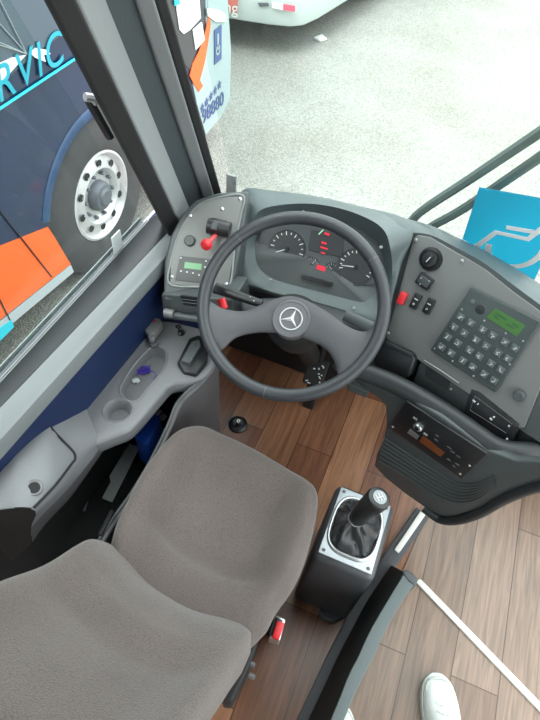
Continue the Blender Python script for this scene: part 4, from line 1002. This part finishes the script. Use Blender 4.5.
g = tfr(218, 42, .016); box(g, .012, .06, .002, bm); link('wheelchair_mark', bm, 'bwhite', bus, smooth=False)
text('fleet_number', '98880', tfr(213.5, 108, .012), .17, 'bbadge', bus, .002)
bm = bmesh.new()
for k in range(5):
    a0 = bxp(202.5, 108, .012).lerp(bxp(219.5, 85, .012), k / 4); g = Fr(a0); g.u = V((0, 1, 0)); g.v = V((0, 0, 1)); g.n = V((1, 0, 0)); P = []
    for j in range(10): r_ = .042 if j % 2 == 0 else .018; P.append(g.p(r_ * math.cos(R(90 + 36 * j)), r_ * math.sin(R(90 + 36 * j)), 0))
    prism(P, (.002, 0, 0), bm)
link('star_row', bm, 'bbadge', bus, smooth=False)
# road wheel
def road_wheel(o, par, r=.5):
    f = Fr(o); f.u = V((0, 1, 0)); f.v = V((0, 0, 1)); f.n = V((1, 0, 0))
    ty = link('tyre', lathe(f, [(.29, -.02), (.31, .012), (.36, .026), (.47, .018), (r - .012, -.01), (r, -.04), (r, -.22), (r - .03, -.27), (.29, -.27)], 64), 'tyre', par)
    wd = link('wheel_disc', lathe(f, [(.30, -.02), (.305, .014), (.29, .018), (.275, .002), (.262, -.02), (.22, .0), (.19, .008), (.165, -.012), (.15, -.03), (0, -.035)], 64), 'rim', par)
    for k in range(10):
        g = f.rot(36 * k + 8); h = Fr(g.p(.226, 0, .0)); h.u, h.v, h.n = g.u, g.v, g.n
        link('hand_hole', lathe(h, [(.026, .002), (.024, .006), (.021, .003), (0, .0025)], 20), 'black', wd)
        h = Fr(g.rot(18).p(.15, 0, -.02)); h.u, h.v, h.n = g.u, g.v, g.n
        link('wheel_nut', lathe(h, [(.013, -.01), (.013, .018), (.007, .024), (0, .024)], 6), 'hubd', wd)
    link('hub_cap', lathe(f, [(.105, -.035), (.10, .01), (.085, .03), (.06, .035), (.05, .05), (0, .052)], 40), 'hubd', par)
road_wheel(V((BX - .03, HY - .02, HZ + .03)), bus, .55)

# light grey bus further ahead
g1, g2, g3 = U(204, 14, -.78), U(300, 29, -.78), U(350, -2, -.78)
bus2 = thing('grey_bus', (g2.x, g2.y, GZ), 'pale grey bus parked ahead with red and white reflector', 'bus')
d1 = (g1 - g2); d1.z = 0; d1.normalize(); d2 = (g3 - g2); d2.z = 0; d2.normalize()
d2 = V((-d1.y, d1.x, 0)); d2 = d2 if d2.y > 0 else -d2
d2 = (V((g3.x - g2.x, g3.y - g2.y, 0)).normalized())
pl_ = [g2 + d1 * 3, g2 + d1 * .35, g2 + d1 * .12 + d2 * .04, g2 + d1 * .02 + d2 * .14, g2 + d2 * .4, g2 + d2 * 7, g2 + d2 * 7 + d1 * 3]
pl_ = [V((p.x, p.y, -.78)) for p in pl_]
bdy = link('bus_body', prism(pl_, (0, 0, 2.6)), 'body2', bus2, bevel=.03)
link('lower_bumper', prism([p + (V((0, -.03, 0)) if i < 4 else V((.02, 0, 0))) for i, p in enumerate(pl_)], (0, 0, .28)), 'body2', bus2, bevel=.02)
def on2(x, y, off=.05):   # point on face 1 of the grey bus
    r = ray(x, y); n_ = V((d1.y, -d1.x, 0)); n_ = n_ if n_.y < 0 else -n_; return EYE + r * (((g2 + n_ * off) - EYE).dot(n_) / r.dot(n_)), n_
n_ = on2(0, 0)[1]
def sh2(name, pts, m, off=.045, label=None): return link(name, prism([on2(x, y, off)[0] for x, y in pts], n_ * -.01), m, bus2, smooth=False, label=label)
sh2('reflector_white', [(272, 2), (283, 4), (283, 10), (272, 8)], 'white'); sh2('reflector_red', [(283, 4), (295, 6), (295, 12), (283, 10)], mat('refl_red', (.7, .12, .18), .4))
sh2('step_slot', [(258, 3), (268, 3), (269, 6), (260, 7)], 'hub')
sh2('red_label', [(218, -8), (238, -5), (237, 13), (221, 11)], mat('label_red', (.55, .16, .13), .4), .05, label='faded red panel')
tf2 = Fr(on2(231, 8, .062)[0]); tf2.n = n_; tf2.u = V((-n_.y, n_.x, 0)); tf2.v = V((0, 0, 1)); text('panel_letters', 'ng', tf2, .17, 'trimw', bus2, .002)
def wheel2(o, ax):
    f = Fr(o); f.n = ax; f.u = V((-ax.y, ax.x, 0)); f.v = V((0, 0, 1))
    link('tyre', lathe(f, [(0, .0), (.28, 0), (.45, .0), (.5, -.04), (.5, -.25), (0, -.25)], 40), 'tyre', bus2)
wheel2(V((g2.x, g2.y, GZ + .5)) + d2 * 2.6 + d1 * .15 + V((0, 0, 0)), V((d2.y, -d2.x, 0)) if d2.y > 0 else V((-d2.y, d2.x, 0)))
tag(link('litter_scrap', prism([U(x, y, GZ + .03) for x, y in ((314, 37), (322, 34), (327, 38), (320, 40))], (0, 0, -.02)), 'white', None, smooth=False, origin=U(320, 38, GZ)), 'small white scrap lying on the asphalt near the grey bus', 'litter')
q0, q1 = UY(226.5, 190, 1.42), UY(236.5, 176, 1.42)
tag(link('corner_tab', wbox((q0.x, 1.415, .60), (q1.x, 1.425, q1.z)), 'bezel', None, bevel=.003, origin=(q0.x, 1.42, .60)), 'small grey tab standing at the windscreen corner behind the left pod', 'tab')

# ================================================================ LIGHT, CAMERA
wd = bpy.data.worlds.new('World'); bpy.context.scene.world = wd; wd.use_nodes = True
N, L = wd.node_tree.nodes, wd.node_tree.links; bg = N['Background']
tc = N.new('ShaderNodeTexCoord'); sp = N.new('ShaderNodeSeparateXYZ'); L.new(tc.outputs['Generated'], sp.inputs[0])
cr = N.new('ShaderNodeValToRGB'); cr.color_ramp.elements[0].position = .45; cr.color_ramp.elements[0].color = (.55, .6, .6, 1); cr.color_ramp.elements[1].position = .9; cr.color_ramp.elements[1].color = (.95, 1, 1, 1)
mr = N.new('ShaderNodeMapRange'); mr.inputs['From Min'].default_value = -1; L.new(sp.outputs['Z'], mr.inputs['Value']); L.new(mr.outputs[0], cr.inputs[0]); L.new(cr.outputs[0], bg.inputs['Color'])
bg.inputs['Strength'].default_value = 2.0
sn = bpy.data.lights.new('sun', 'SUN'); sn.energy = 1.6; sn.angle = R(25); sn.color = (1, .98, .94); so_ = bpy.data.objects.new('sun', sn); C.objects.link(so_)
so_.rotation_euler = V((-.2, -.75, 1.0)).to_track_quat('Z', 'Y').to_euler(); so_.location = (0, -3, 6)
cam = bpy.data.cameras.new('camera'); co = bpy.data.objects.new('camera', cam); C.objects.link(co)
cam.sensor_fit = 'HORIZONTAL'; cam.sensor_width = 36; cam.lens = F / 540 * 36; cam.clip_start = .01
rt = V((Xc[0], Yc[0], -Dc[0])); dn = V((Xc[1], Yc[1], -Dc[1])); fw = V((Xc[2], Yc[2], -Dc[2]))
m4 = Matrix((rt, -dn, -fw)).transposed().to_4x4(); m4.translation = EYE; co.matrix_world = m4
sc = bpy.context.scene; sc.camera = co
sc.view_settings.view_transform = 'Standard'; sc.view_settings.look = 'None'; sc.view_settings.gamma = 1; sc.view_settings.exposure = 1.3
sc.view_settings.use_curve_mapping = False
